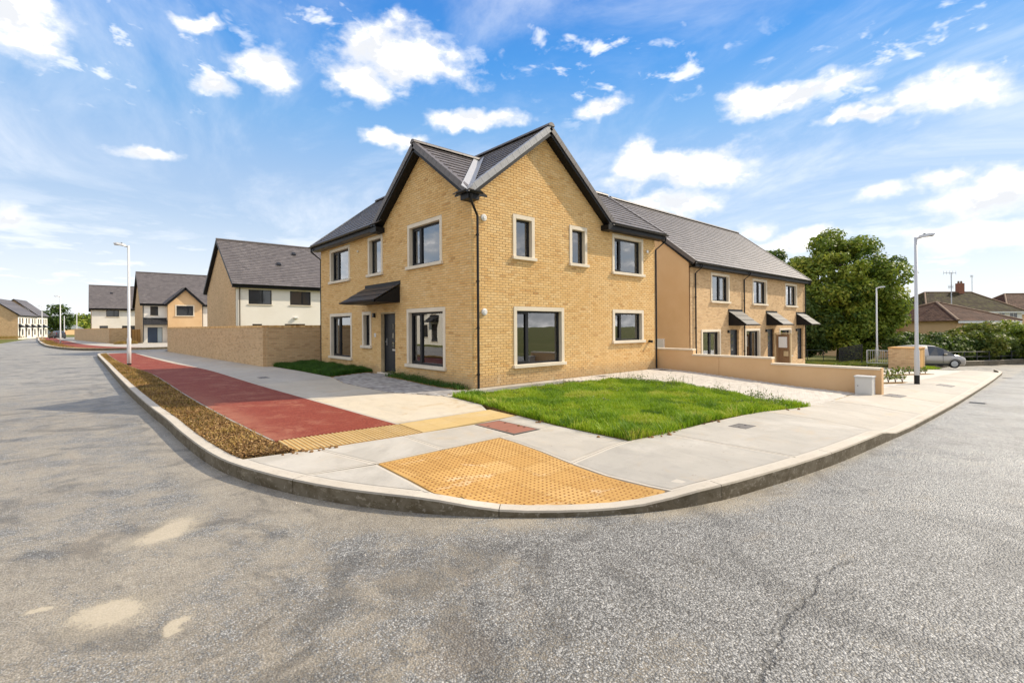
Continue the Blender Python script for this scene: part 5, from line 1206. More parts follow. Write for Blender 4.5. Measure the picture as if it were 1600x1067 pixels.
# ---------------------------------------------------------------- street furniture
cb = thing('utility_cabinet', 'pale utility cabinet standing against the end of the tan boundary wall', 'cabinet', (9.2, -7.0, P0(9.2,-7)))
q = MB(); cz = P0(9.1,-7.); q.box((8.93,-7.22,cz-.05),(9.30,-6.80,cz+.50)); co = q.build('cabinet_body', M['cabinet'], cb, bevel=.012)
q = MB(); q.box((8.905,-7.24,cz+.50),(9.325,-6.78,cz+.545)); q.build('lid', M['cabinet'], cb, bevel=.01)
q = MB(); q.box((8.922,-7.19,cz+.04),(8.929,-6.83,cz+.47)); q.build('door', M['cabinet'], cb); q = MB(); q.tube([(8.915,-6.88,cz+.26),(8.93,-6.88,cz+.26)], .014, 8); q.build('lock', M['black'], cb)
def cover(label, x, y, w, l, m='cover', rot=0., name='manhole_cover', dz=.0, f=PV):
    t = thing(name, label, 'manhole cover', (x, y, f(x,y))); ca, sa = math.cos(rot), math.sin(rot)
    R_ = lambda u, v, d=0.: (x+u*ca-v*sa, y+u*sa+v*ca, f(x+u*ca-v*sa, y+u*sa+v*ca)+.004+dz+d); fr = MB(); e = .025
    for (a, b, c, d) in ((-w/2,-l/2,w/2,-l/2+e),(-w/2,l/2-e,w/2,l/2),(-w/2,-l/2+e,-w/2+e,l/2-e),(w/2-e,-l/2+e,w/2,l/2-e)):
        P = [R_(a,b),R_(c,b),R_(c,d),R_(a,d)]; fr.hexa([(p[0],p[1],p[2]-.05) for p in P] + P)
    fr.build('cover_frame', M['cover'], t); n = 2 if l > .8 else 1
    for k in range(n):
        a, b = -l/2+e+.004 + k*(l-2*e)/n, -l/2+e-.004 + (k+1)*(l-2*e)/n; P = [R_(-w/2+e+.004,a,-.002),R_(w/2-e-.004,a,-.002),R_(w/2-e-.004,b,-.002),R_(-w/2+e+.004,b,-.002)]; lid = MB(); lid.hexa([(p[0],p[1],p[2]-.045) for p in P] + P, random.uniform(.4,.6)); lo = lid.build('lid', M[m], t)
        for s in (-1, 1):
            kh = MB(); u, v = s*(w/2-.09), (a+b)/2; c = R_(u, v, .0); kh.box((c[0]-.02,c[1]-.012,c[2]-.004),(c[0]+.02,c[1]+.012,c[2]+.002)); kh.build('keyhole', M['black'], lo)
cover('red brown recessed cover between the yellow paving and the lawn corner', -2.66, -4.525, .56, 1.05, 'coverred')
cover('small grey cover in the pavement in front of the lawn', .45, -7.18, .42, .30)
cover('long grey cover in the pavement beside the utility cabinet', 9.6, -7.62, .9, .42)
cover('grey cover in the pavement beyond the tall lamp post', 16.6, -7.9, 1.0, .45)
cover('grey cover in the shaded footpath near the end of the brick wall', -3.4, 7.6, .3, .55)
cover('small cover in the drive at the foot of the house wall', 5.2, -.42, .4, .3, f=P0)
cover('small cover in the drive by the corner of the house', 8.8, -.55, .45, .3, f=P0)
def gully(label, x, y):
    t = thing('drain_gully', label, 'drain', (x, y, RD(x,y)), 'road drains at the kerb'); z = RD(x,y)+.006; q = MB()
    for (a, b, c, d) in ((-.25,-.2,.25,-.17),(-.25,.17,.25,.2),(-.25,-.17,-.22,.17),(.22,-.17,.25,.17)): q.box((x+a,y+b,z-.04),(x+c,y+d,z))
    q.build('gully_frame', M['cover'], t)
    for k in range(7): b = MB(); b.box((x-.20+k*.06,y-.168,z-.03),(x-.17+k*.06,y+.168,z-.002)); b.build('bar', M['black'], t)
gully('road drain at the kerb opposite the tall lamp post', 11.4, -9.2); gully('road drain at the kerb near the parked car', 29.5, -8.85)
# meter kiosk in front of the last terrace house
mk = thing('meter_kiosk', 'brown boarded screen with two white meter boxes in front of the last terrace house', 'meter screen', (22.6, 0, P0(22.6,0))); z = P0(22.6,0)
for i in range(6): q = MB(); q.box((22.60,-.40+i*.125,z-.1),(22.635,-.40+i*.125+.119,1.06), random.random()); q.build('board', M['brownpanel'], mk)
for y in (-.47, .36): q = MB(); q.box((22.56,y,z-.1),(22.70,y+.065,1.10)); q.build('post', M['fence'], mk)
q = MB(); q.box((22.53,-.50,1.10),(22.74,.45,1.15)); q.build('capping', M['fence'], mk)
q = MB(); q.box((22.45,-.27,.30),(22.598,.15,.93)); q.build('meter_box', M['white'], mk, bevel=.01); q = MB(); q.box((22.50,-.34,-.20),(22.598,-.10,.10)); q.build('small_box', M['fence'], mk, bevel=.01)
# brick bin store
bn = thing('bin_store', 'low buff brick bin store with a timber door, in front of the silver car', 'bin store', (32, -4.8, -1.3)); z = P0(32,-3)-.02
q = MB(); q.box((32,-4.8,z-.4),(32.22,-3.2,z+1.32)); q.build('brick_side', M['bricktex'], bn); q = MB(); q.box((32.22,-3.42,z-.4),(33.9,-3.2,z+1.32)); q.build('brick_back', M['bricktex'], bn); q = MB(); q.box((33.70,-4.8,z-.4),(33.9,-3.42,z+1.32)); q.build('brick_end', M['bricktex'], bn)
q = MB(); q.box((31.97,-4.83,z+1.322),(33.93,-3.17,z+1.375)); q.build('roof_board', M['timber'], bn)
for i in range(9): q = MB(); q.box((32.23+i*.163,-4.78,z-.0),(32.23+i*.163+.155,-4.74,z+1.30), random.random()); q.build('door_board', M['timber'], bn)
# railings, crowd barrier, stacked panels
def railing(label, pts, h, n_bar=0, m='darkmetal', name='railing', rails=(0.,), post=2.0, group=None, r=.025):
    t = thing(name, label, 'railing', (*pts[0], P0(*pts[0])), group)
    for a, b in zip(pts, pts[1:]):
        a, b = up(a), up(b); L = (b-a).length; k = max(1, round(L/post))
        for i in range(k+1):
            p = a.lerp(b, i/k); q = MB(); q.tube([p-Vector((0,0,.3)), p+Vector((0,0,h))], r*1.4, 8); q.build('post', M[m], t)
        for rr in rails: q = MB(); q.tube([a+Vector((0,0,h-rr)), b+Vector((0,0,h-rr))], r, 8); q.build('rail', M[m], t)
        for i in range(n_bar):
            p = a.lerp(b, (i+.5)/n_bar); q = MB(); q.tube([p+Vector((0,0,h-rails[-1])), p+Vector((0,0,h))], r*.55, 6); q.build('bar', M[m], t)
    return t
railing('dark metal railing along the grass at the foot of the big tree', [(31.0,3.6),(37.0,2.0)], 1.0, rails=(0.,.9), r=.018)
railing('dark railing in front of the hedge behind the silver car', [(40.6,-3.2),(44.5,-4.9),(52,-7.3),(60,-9.5)], .95, rails=(0.,.4), r=.03)
railing('grey metal crowd barrier standing behind the brick bin store', [(36.4,-1.05),(36.9,-3.3)], 1.1, 16, 'galv', 'crowd_barrier', (0.,.95), 2.5)
sp = thing('stacked_panels', 'dark slatted metal panels propped on the grass beside the crowd barrier', 'panel', (36, .9, P0(36,.9)))
a = up((36.0,.65)); b = up((36.6,-.75))
for k in range(7): q = MB(); q.obox(a + Vector((0,0,.12+k*.16+.02)), (b-a)+Vector((0,0,.35)), Vector((.03,.03,0)), Vector((0,0,.10))); q.build('slat', M['darkmetal'], sp)
for f_ in (.02, .96): p = a.lerp(b, f_); q = MB(); q.tube([p-Vector((0,0,.1)), p+Vector((0,0,1.2+.35*f_))], .04, 8); q.build('post', M['darkmetal'], sp)
lk = [Vector((41.3,-4.35)),Vector((44.,-5.3)),Vector((50,-7.0)),Vector((60,-9.8)),Vector((70,-12.5))]; lk2 = off(catmull(lk, 1.), .35)
struct(sheet('far_kerb', [tuple(p) for p in catmull(lk, 1.)] + [tuple(p) for p in lk2][::-1], P0, .22, .6, M['kerb'], step=2.))
ORD = ('first', 'second', 'third', 'fourth', 'fifth', 'sixth', 'seventh', 'eighth', 'ninth', 'tenth', 'eleventh')
# ---------------------------------------------------------------- cars
def car(label, loc, heading, paint):
    t = thing('parked_car', label, 'car', loc); c, s = math.cos(heading), math.sin(heading); o = Vector(loc)
    T = lambda x, y, z: o + Vector((x*c - y*s, x*s + y*c, z))
    st = [(-2.05,.50,.62,.55),(-2.0,.70,1.05,.78),(-1.85,.80,1.36,.84),(-1.5,.84,1.52,.86),(-.9,.86,1.59,.87),(-.2,.87,1.60,.88),(.35,.87,1.55,.88),(.75,.87,1.40,.88),(1.1,.86,1.17,.87),(1.36,.84,.99,.86),(1.7,.81,.90,.84),(1.95,.74,.80,.79),(2.1,.60,.66,.66),(2.15,.48,.52,.5)]
    ring = []
    for (x, hw, zt, w) in st:
        belt = min(.86, zt-.03); gh = zt - belt; y1 = w*.98
        half = [(w*.80,.20),(w,.34),(w*1.01,.60),(y1,belt),(max(w*.70, w - .42*gh) if gh > .1 else w*.86,zt-.04 if gh > .1 else belt+.02),(w*.45,zt),(0,zt+.012)]
        ring.append([T(x, -y, z) for y, z in half] + [T(x, y, z) for y, z in half[-2::-1]])
    n = len(ring[0]); body, side, screen = [], [], []
    for k in range(len(st)-1):
        for j in range(n-1):
            f = (k*n+j, (k+1)*n+j, (k+1)*n+j+1, k*n+j+1); jj = min(j, n-2-j)
            if jj == 3 and 2 <= k <= 8 and k not in (4,): side.append(f)
            elif jj >= 4 and 7 <= k <= 8: screen.append(f)
            elif jj >= 4 and k in (1,): screen.append(f)
            else: body.append(f)
    V = [p for r in ring for p in r]
    body.append(tuple(range(n))); body.append(tuple((len(st)-1)*n+j for j in range(n-1,-1,-1)))
    b = mesh_of('body', V, body, M[paint], [.5]*len(body), True); bo = link('body', b, t); 
    def glaze(name, faces, m='glassdark'):
        ids = sorted({i for f in faces for i in f}); mp = {i: k for k, i in enumerate(ids)}
        if faces: link(name, mesh_of(name, [V[i] for i in ids], [tuple(mp[i] for i in f) for f in faces], M[m], [.5]*len(faces)), t)
    for lo in (True, False):
        for k0, k1 in ((2, 3), (5, 8)): glaze('side_window', [f for f in side if (f[0] % n < n//2) == lo and k0 <= f[0]//n <= k1])
    glaze('windscreen', [f for f in screen if f[0]//n > 4]); glaze('rear_window', [f for f in screen if f[0]//n < 4])
    for x in (-1.25, 1.32):
        for sg in (-1, 1):
            w = MB(); ax = lambda y: T(x, sg*y, .31)
            N = 20; R_ = .31; Vv = []; Ff = []
            for (y, r) in ((.70,.24),(.70,.305),(.88,.305),(.895,.27),(.88,.21)):
                for q in range(N): a = 2*math.pi*q/N; Vv.append(T(x+math.cos(a)*r, sg*y, .31+math.sin(a)*r))
            for k in range(4):
                for q in range(N): Ff.append((k*N+q, k*N+(q+1)%N, (k+1)*N+(q+1)%N, (k+1)*N+q))
            w.add(Vv, Ff); wo = w.build('wheel', M['rubber'], t)
            rim = MB(); Vv = [T(x+math.cos(2*math.pi*q/N)*.21, sg*.87, .31+math.sin(2*math.pi*q/N)*.21) for q in range(N)]; rim.poly(Vv if sg < 0 else Vv[::-1])
            for q in range(7):
                a = 2*math.pi*q/7; d = Vector((math.cos(a), 0, math.sin(a))); pz = lambda r, wd, yy: T(x+d.x*r - d.z*wd, sg*yy, .31+d.z*r + d.x*wd)
                rim.poly([pz(.04,-.03,.892),pz(.20,-.022,.885),pz(.20,.022,.885),pz(.04,.03,.892)])
            rim.build('rim', M['steel'], wo)
            ar = MB(); Vv = []; Ff = []
            for r, y in ((.33,.80),(.37,.888),(.355,.893)):
                for q in range(13): a = math.pi*q/12; Vv.append(T(x+math.cos(a)*r, sg*y, .31+math.sin(a)*r))
            for k in range(2):
                for q in range(12): Ff.append((k*13+q, k*13+q+1, (k+1)*13+q+1, (k+1)*13+q))
            ar.add(Vv, Ff); ar.build('wheel_arch', M['rubber'], t)
    for sg in (-1, 1):
        h = MB(); h.add([T(1.99,sg*.76,.62),T(2.12,sg*.58,.58),T(2.08,sg*.57,.73),T(1.84,sg*.80,.77)], [(0,1,2,3)] if sg < 0 else [(3,2,1,0)]); h.build('headlight', M['lens'], t)
        m = MB(); a = T(.78,sg*.90,.98); m.obox(a - Vector((.07,.09,.05)), (.14,0,0), (0,.18,0), (0,0,.12)); m.build('door_mirror', M[paint], t, bevel=.03)
        hd = MB(); hd.obox(T(-.25,sg*.885,.86) - Vector((.08,.02,.0)), (.16,0,0), (0,.04,0), (0,0,.03)); hd.build('door_handle', M[paint], t)
        tl = MB(); tl.obox(T(-1.98,sg*.70,.95) - Vector((.04,.06,.0)), (.08,0,0), (0,.12,0), (0,0,.28)); tl.build('tail_light', mat('tail_red', color=(.3,.01,.01), rough=.2) if 'tail_red' not in bpy.data.materials else bpy.data.materials['tail_red'], t)
    for sg in (-1, 1):      # shut lines and the dark sill
        for x in (-.42, .62): dl = MB(); dl.obox(T(x, sg*.885, .36), T(x+.015, sg*.885, .36)-T(x, sg*.885, .36), T(0, sg*.01, 0)-T(0, 0, 0), (0,0,.5)); dl.build('shut_line', M['rubber'], t)
        sl = MB(); sl.obox(T(-.9, sg*.80, .20), T(.95, 0, 0)-T(-.9, 0, 0), T(0, sg*.085, 0)-T(0, 0, 0), (0,0,.10)); sl.build('sill', M['rubber'], t)
    bm_ = MB(); bm_.obox(T(2.10,-.42,.30), T(2.10,.42,.30)-T(2.10,-.42,.30), T(2.16,0,.3)-T(2.10,0,.3), (0,0,.12)); bm_.build('grille', M['rubber'], t)
    return t
cx, cy = 37.9, -4.25
car('silver hatchback parked behind the brick bin store in front of the hedge', (cx, cy, P0(cx,cy)-.02), math.atan2(-.66,.75)-.24, 'paint_silver')
car('dark car parked on the road far away beyond the second brick wall', (-12.2, 124., P0(-12.2,124)-.1), 1.9, 'paint_dark')

# ---------------------------------------------------------------- foliage
def quads(C, Nrm, size, aspect, tone, name, m, parent=None, kind=None):
    n = len(C); r = rng.normal(size=(n,3)); a = np.cross(Nrm, r); a /= np.linalg.norm(a, axis=1)[:,None]+1e-9; b = np.cross(Nrm, a)
    s = size[:,None] if hasattr(size, 'shape') else size
    bend = Nrm*(s*.18)
    V = np.stack([C - a*s, C - b*s*aspect + bend, C + a*s, C + b*s*aspect + bend], 1).reshape(-1,3)
    F = np.arange(n*4).reshape(-1,4); me = tri_mesh(name, V, F, M[m], tone); return link(name, me, parent, 0, kind)
def unit(v): return v/(np.linalg.norm(v, axis=1)[:,None]+1e-9)
def crown(parent, c, rad, n_cl, n_leaf, size, m, cl_r=.9, seed=0, floor=-9., tone0=.5, name='crown', kind=None, boxy=False):
    g = np.random.default_rng(seed); c = np.array(c); rad = np.array(rad); d = unit(g.normal(size=(n_cl,3)))
    k = c + d*rad*(g.uniform(.45,1.,(n_cl,1))**.5)
    if boxy: k = c + g.uniform(-1,1,(n_cl,3))*rad
    cr = cl_r*g.uniform(.55,1.25,n_cl); ct = g.normal(0,.12,n_cl); w = cr**2; idx = g.choice(n_cl, n_leaf, p=w/w.sum())
    dd = unit(g.normal(size=(n_leaf,3))); rr = g.uniform(.35,1.,(n_leaf,1))**.6
    P = k[idx] + dd*rr*cr[idx][:,None]*np.array([1,1,.75]); ok = P[:,2] > floor
    P, dd, idx = P[ok], dd[ok], idx[ok]; nrm = unit(dd*.8 + np.array([0,0,.5]) + g.normal(0,.55,dd.shape))
    tone = np.clip(tone0 + ct[idx] + g.normal(0,.16,len(P)), 0, 1)
    return quads(P, nrm, size*g.uniform(.6,1.3,len(P)), .55, tone, name, m, parent, kind)
def limbs(parent, base, top, r, n, spread, seed=0, name='trunk'):
    g = random.Random(seed); mb = MB(); b, t = Vector(base), Vector(top); k = 6
    pts = [b.lerp(t, i/k) + Vector((g.uniform(-.12,.12), g.uniform(-.12,.12), 0))*(i > 0) for i in range(k+1)]
    mb.tube(pts, [r*(1-.72*i/k)*(1.25 if i == 0 else 1) for i in range(k+1)], 9)
    for i in range(n):
        f = g.uniform(.3,.95); p = b.lerp(t, f); a = g.uniform(0, 6.283); L = spread*g.uniform(.5,1.)*(1.15-f*.5)
        e = p + Vector((math.cos(a)*L, math.sin(a)*L, L*g.uniform(.35,.9))); m1 = p.lerp(e, .5) + Vector((0,0,-.1*L))
        mb.tube([p, m1, e], [r*.34*(1.2-f), r*.2, r*.05], 6)
    return mb.build(name, M['bark'], parent)
def tree(label, x, y, h, r, n_cl, n_leaf, size, m='leaf', seed=0, low=.12, cl_r=1.1, tone0=.5, group=None, name='tree'):
    z = P0(x, y)-.1; t = thing(name, label, 'tree', (x, y, z), group)
    limbs(t, (x,y,z), (x,y,z+h*.8), .028*h, 16, r*.9, seed)
    hc = h*(1-low)/2; crown(t, (x,y,z+h*low+hc), (r,r,hc-.4), n_cl, n_leaf, size, m, cl_r, seed, z+.25, tone0); return t
big = tree('big broad leafy tree, the largest, standing past the end of the terrace', 45.3, 2.9, 12.2, 4.7, 130, 46000, .16, 'leaf', 3, .04, 1.25)
crown(big, (42.9,2.6,2.6), (2.6,2.6,2.7), 40, 9000, .17, 'leaf', 1.1, 5, -1.8, .45); crown(big, (47.3,.8,2.6), (2.4,2.4,3.0), 40, 9000, .16, 'leaf', 1.0, 6, -1.5, .6)
tree('slender tree showing above the terrace roof, left of the big tree', 47.5, 10.5, 12.4, 2.3, 30, 6000, .17, 'leafdark', 8, .25, .9, .5)
tree('dark thin topped tree between the big tree and the terrace roof', 50.5, 9.0, 11.0, 2.2, 26, 5200, .17, 'leafdark', 9, .1, .9, .4)
tree('dark bushy tree filling the gap under the big tree at the end of the terrace', 41.0, 5.4, 7.0, 3.4, 60, 15000, .15, 'leafdark', 10, .0, 1.0, .5)
crown(big, (44.2,1.6,.6), (3.6,2.2,2.1), 46, 11000, .15, 'leaf', .9, 15, -1.8, .42)
# the hedge along the far side of the road, and brighter bushes at its right end
hg = thing('hedge', 'long dark green hedge behind the silver car, below the brown roofs', 'hedge', (46, -3.4, P0(46,-3.4)))
for i in range(9):
    f = i/8; x, y = 43.2 + f*13.5, -1.9 - f*5.6; z = P0(x, y); crown(hg, (x,y,z+1.25), (1.6,1.2,1.12+.15*math.sin(i*1.7)), 26, 5600, .12, 'leafdark', .65, 20+i, z, .58 + .12*math.sin(i*2.1), 'foliage')
mb = MB()
for i in range(18): f = i/17; x, y = 42.5+f*14.5, -1.6-f*6.; mb.tube([(x,y,P0(x,y)-.1),(x+.1,y,P0(x,y)+1.0),(x,y+.1,P0(x,y)+1.9)], [.07,.05,.02], 6)
mb.build('stems', M['bark'], hg)
for i, (x, y, h, r, lab) in enumerate(((52.5,-5.6,3.4,2.3,'yellow green bush growing over the hedge at the right edge of the view'),(57.5,-8.2,3.6,2.6,'pale green bush at the far right end of the hedge'))):
    z = P0(x,y); t = thing('bush', lab, 'bush', (x,y,z), 'bushes at the end of the hedge'); limbs(t, (x,y,z-.1), (x,y,z+h*.7), .08, 9, r*.7, 30+i, 'stems'); crown(t, (x,y,z+h*.52), (r,r*.8,h*.45), 46, 9000, .14, 'leafyellow' if i == 0 else 'leaf', .8, 40+i, z, .55, 'foliage')

# ---------------------------------------------------------------- the older houses behind the hedge
def bungalow(label, x, y, hw, hd, eave, apex, yaw, mt='rooftile_brown', base=-2.2, mw='redbrick', ridge_l=1.2, group=None, wins=(), walls='white', chim=None):
    t = thing('old_house', label, 'house', (x, y, base), group); c, s = math.cos(yaw), math.sin(yaw); R_ = lambda u, v, z: Vector((x+u*c-v*s, y+u*s+v*c, z))
    b = MB(); b.hexa([R_(-hw,-hd,base-.5),R_(hw,-hd,base-.5),R_(hw,hd,base-.5),R_(-hw,hd,base-.5),R_(-hw,-hd,eave),R_(hw,-hd,eave),R_(hw,hd,eave),R_(-hw,hd,eave)]); b.build('wall', M[walls], t)
    e = .4; A = [R_(-hw-e,-hd-e,eave-.05),R_(hw+e,-hd-e,eave-.05),R_(hw+e,hd+e,eave-.05),R_(-hw-e,hd+e,eave-.05)]; r0, r1 = R_(-ridge_l,0,apex), R_(ridge_l,0,apex)
    d = MB(); d.add(A + [r0, r1], [(0,1,5,4),(1,2,5),(2,3,4,5),(3,0,4),(3,2,1,0)]); dk = d.build('roof', M[mt], t)
    # courses of pantiles as real rows on the two slopes that face the road
    rows = MB()
    for (p, q, a, b_) in ((A[0],A[1],r0,r1),(A[3],A[0],r0,r0),(A[1],A[2],r1,r1)):
        nr = 16; up_ = ((a+b_)/2-(p+q)/2); nn = (q-p).cross(up_).normalized(); nn = -nn if nn.z < 0 else nn
        for k in range(nr):
            f0, f1 = k/nr, (k+1)/nr; l0, l1, m0, m1 = p.lerp(a,f0), q.lerp(b_,f0), p.lerp(a,f1), q.lerp(b_,f1); w0 = (l1-l0).length; nt = max(1, int(w0/.33))
            for j in range(nt):
                g0, g1 = j/nt, (j+.93)/nt; V = [l0.lerp(l1,g0),l0.lerp(l1,g1),m0.lerp(m1,min(1,g1)),m0.lerp(m1,g0)]; T = [V[0]+nn*.07,V[1]+nn*.07,V[2]+nn*.03,V[3]+nn*.03]
                if (V[1]-V[0]).cross(V[2]-V[1]).dot(nn) < 0: V = [V[1],V[0],V[3],V[2]]; T = [T[1],T[0],T[3],T[2]]
                rows.hexa(V+T, random.random())
    rows.build('roof_tiles', M[mt], dk, kind='stuff')
    for (p, a) in ((A[0],r0),(A[1],r1),(A[2],r1),(A[3],r0)): q = MB(); q.tube([p+Vector((0,0,.08)), a+Vector((0,0,.08))], .12, 8); q.build('hip_tiles', M['ridge_tan'], dk)
    if ridge_l > .01: q = MB(); q.tube([r0+Vector((0,0,.08)), r1+Vector((0,0,.08))], .12, 8); q.build('ridge_tiles', M['ridge_tan'], dk)
    f = MB(); f.add([A[0],A[1],A[1]-Vector((0,0,.22)),A[0]-Vector((0,0,.22))], [(3,2,1,0)]); f.build('fascia', M['white'], t)
    for (u0, u1, za, zb) in wins:
        w = MB(); w.hexa([R_(u0,-hd-.03,za),R_(u1,-hd-.03,za),R_(u1,-hd+.1,za),R_(u0,-hd+.1,za),R_(u0,-hd-.03,zb),R_(u1,-hd-.03,zb),R_(u1,-hd+.1,zb),R_(u0,-hd+.1,zb)]); wo = w.build('window', M['white'], t)
        k = max(1, round((u1-u0)/.8)); wd = (u1-u0-.08)/k
        for j in range(k):
            a = u0+.08+j*wd; p = MB(); p.hexa([R_(a,-hd-.04,za+.08),R_(a+wd-.08,-hd-.04,za+.08),R_(a+wd-.08,-hd,za+.08),R_(a,-hd,za+.08),R_(a,-hd-.04,zb-.08),R_(a+wd-.08,-hd-.04,zb-.08),R_(a+wd-.08,-hd,zb-.08),R_(a,-hd,zb-.08)]); p.build('pane', M['glassdark'], wo)
    if chim:
        u, z0, z1 = chim; q = MB(); q.hexa([R_(u-.5,-.35,z0),R_(u+.5,-.35,z0),R_(u+.5,.35,z0),R_(u-.5,.35,z0),R_(u-.5,-.35,z1),R_(u+.5,-.35,z1),R_(u+.5,.35,z1),R_(u-.5,.35,z1)]); co = q.build('chimney', M['redbrick'], t)
        for k in (-.25, .25): p = MB(); p.tube([R_(u+k,0,z1), R_(u+k,0,z1+.4)], [.16,.13], 10); p.build('chimney_pot', M['ridge_tan'], co)
    return t
YV = math.atan2(-.66,.75)
def at(px, D): # a point at depth D in front of the camera, px sideways (in metres)
    F = Vector((math.cos(.8479), math.sin(.8479))); R = Vector((math.sin(.8479), -math.cos(.8479))); return Vector((CAM.x, CAM.y)) + F*D + R*px
p = at(49.0, 56); bungalow('nearest brown tiled hipped roof just above the hedge', p.x, p.y, 4.7, 4.7, 1.95, 4.05, YV+.30, 'rooftile_brown', -2.2, ridge_l=.02, group='old houses behind the hedge', walls='tan')
p = at(43.2, 60); bungalow('brown tiled roof behind the hedge, partly hidden by the big tree', p.x, p.y, 4.5, 4.6, 1.6, 3.9, YV+.30, 'rooftile_brown', -2.2, ridge_l=2.5, group='old houses behind the hedge', walls='tan')
p = at(75.5, 84); bungalow('mossy roofed house with a brick chimney above the hedge', p.x, p.y, 8.2, 4.6, 3.6, 7.0, YV+.05, 'moss', -2.2, ridge_l=4.2, group='old houses behind the hedge', wins=((1.2,3.2,2.0,3.4),(4.0,5.2,2.0,3.4),(6.0,7.4,2.0,3.4)), chim=(2.2,5.9,8.6))
p = at(91.5, 88); bungalow('brown hipped house right of the chimney, with pink brick walls', p.x, p.y, 6.0, 5., 3.4, 6.9, YV-.05, 'rooftile_brown', -2.2, ridge_l=2.0, group='old houses behind the hedge', wins=((-5.4,-4.0,2.0,3.3),(-2.8,-1.2,2.0,3.3)), walls='tan')
p = at(67, 92); bungalow('far dark roof between the tall lamp post and the chimney', p.x, p.y, 6.5, 5., 3.4, 6.0, YV, 'moss', -2.2, ridge_l=3.0, group='old houses behind the hedge')
def aerial(label, lat, D, zb, zt, arms):
    p = at(lat, D); t = thing('tv_aerial', label, 'aerial', (p.x,p.y,zb), 'television aerials on the old houses'); q = MB(); q.tube([(p.x,p.y,zb),(p.x,p.y,zt)], .05, 6); q.build('mast', M['galv'], t)
    for (z, L) in arms:
        R = Vector((math.sin(.8479), -math.cos(.8479), 0)); a = MB(); c = Vector((p.x,p.y,z)); a.tube([c - R*L, c + R*L*.6], .03, 6)
        for k in range(5): m = c + R*(-L + k*L*.4); a.tube([m-Vector((0,0,.22)), m+Vector((0,0,.22))], .02, 5)
        a.build('antenna', M['galv'], t)
aerial('tall television aerial rising in front of the mossy roof', 51.2, 56.5, 3.0, 7.6, ((7.55,.9),(5.9,.35)))
aerial('shorter television aerial behind the chimney', 83.5, 88, 5.5, 10.4, ((10.2,.3),))

# ---------------------------------------------------------------- far trees, hill, shed
FT = [(-238,250,13,8),(-232,262,15,9),(-222,255,14,8),(-214,248,15,9),(-206,252,16,9),(-246,240,9,7),(-228,235,9,7),(-210,232,10,7),(-198,250,15,9),(-255,260,11,8),(-190,246,14,9)]
FTL = ['tree in the far belt showing beside the far terrace, tall and dark', 'second tree from the terrace in the far belt, mid green', 'dark round tree of the far belt above the grey shed', 'mid green tree of the far belt just right of the shed',
 'dark tree of the far belt behind the slim lamp post', 'low yellow green tree in front of the far belt, nearest the far terrace', 'low yellow green tree in front of the far belt, above the shed roof', 'smaller mid green tree in front of the far belt, beside the brick wall end', 'dark tree of the far belt behind the twin thin posts', 'mid green tree of the far belt behind the far terrace', 'last tree of the far belt, beside the furthest cream house']
cols = ['leafdark','leaf','leafdark','leaf','leafdark','leafyellow','leafyellow','leaf','leafdark','leaf','leaf']
for i, (lat, D, h, r) in enumerate(FT):
    p = at(lat, D); tree('%s tree in order of building, %s, in the far belt at the road end' % (ORD[i], '') if False else FTL[i], p.x, p.y, h*.64, r*.8, 26, 1500, .75, cols[i], 60+i, .02, 3.2, .45, 'far trees at the end of the road')
p = at(-168, 178); tree('round dark tree rising behind the far terrace roofs', p.x, p.y, 10.5, 5, 26, 2200, .5, 'leafdark', 90, .1, 2.2, .4)
DTL = ['distant dark tree right of the big tree, over the far dark roof', 'distant green tree behind the ridge right of the chimney', 'distant dark tree above the brown hipped house', 'distant green tree over the right hand end of the old roofs', 'distant dark tree at the right edge of the view behind the roofs', 'distant green tree just peeping past the big tree']
for i, (lat, D, h, r) in enumerate([(72,110,9,5),(98,118,10,5),(108,112,9,6),(116,108,8.5,6),(126,122,9,7),(64,106,9,5)]):
    p = at(lat, D); tree(DTL[i], p.x, p.y, h, r, 24, 2200, .34, ('leafdark','leaf')[i % 2], 100+i, .1, 1.8, .45, 'distant trees behind the old houses')
def hill(name, lat0, lat1, D, h, m):
    mb = MB(); n = 40; V = []
    for i in range(n+1):
        f = i/n; lat = lat0+(lat1-lat0)*f; z = h*(math.sin(f*math.pi)**1.2)*(.8+.2*math.sin(f*17)) 
        for (d, zz) in ((-500,-5),(-250,z*.55),(0,z),(400,z*.5)):
            p = at(lat*(D+d)/D, D+d); V.append((p.x,p.y,zz-2))
    mb.add(V, [(4*i+j, 4*i+4+j, 4*i+5+j, 4*i+1+j) for i in range(n) for j in range(3)]); return struct(mb.build(name, M[m], None, smooth=True))
hill('hills', 1350, 3400, 1900, 150, 'hill'); hill('hills', -2600, -1300, 2000, 40, 'hill')
sh = thing('shed', 'low grey roofed shed at the end of the road in front of the far trees', 'shed', (-22,205,-.2)); p = at(-181,190); q = Vector((.75,-.66,0)); w_ = Vector((.66,.75,0)); o = Vector((p.x,p.y,-.5))
b = MB(); b.obox(o - q*6, q*12, w_*8, (0,0,2.4)); b.build('wall', M['bricktex'], sh)
b = MB(); b.prism([o-q*6.4-w_*.4+Vector((0,0,2.4)), o-q*6.4+w_*4+Vector((0,0,4.0)), o-q*6.4+w_*8.4+Vector((0,0,2.4))], q*12.8); b.build('roof', M['slategrey'], sh)
b = MB(); b.obox(o - q*2 - w_*.05 + Vector((0,0,.3)), q*3, w_*.04, (0,0,1.8)); b.build('door', M['slategrey'], sh)

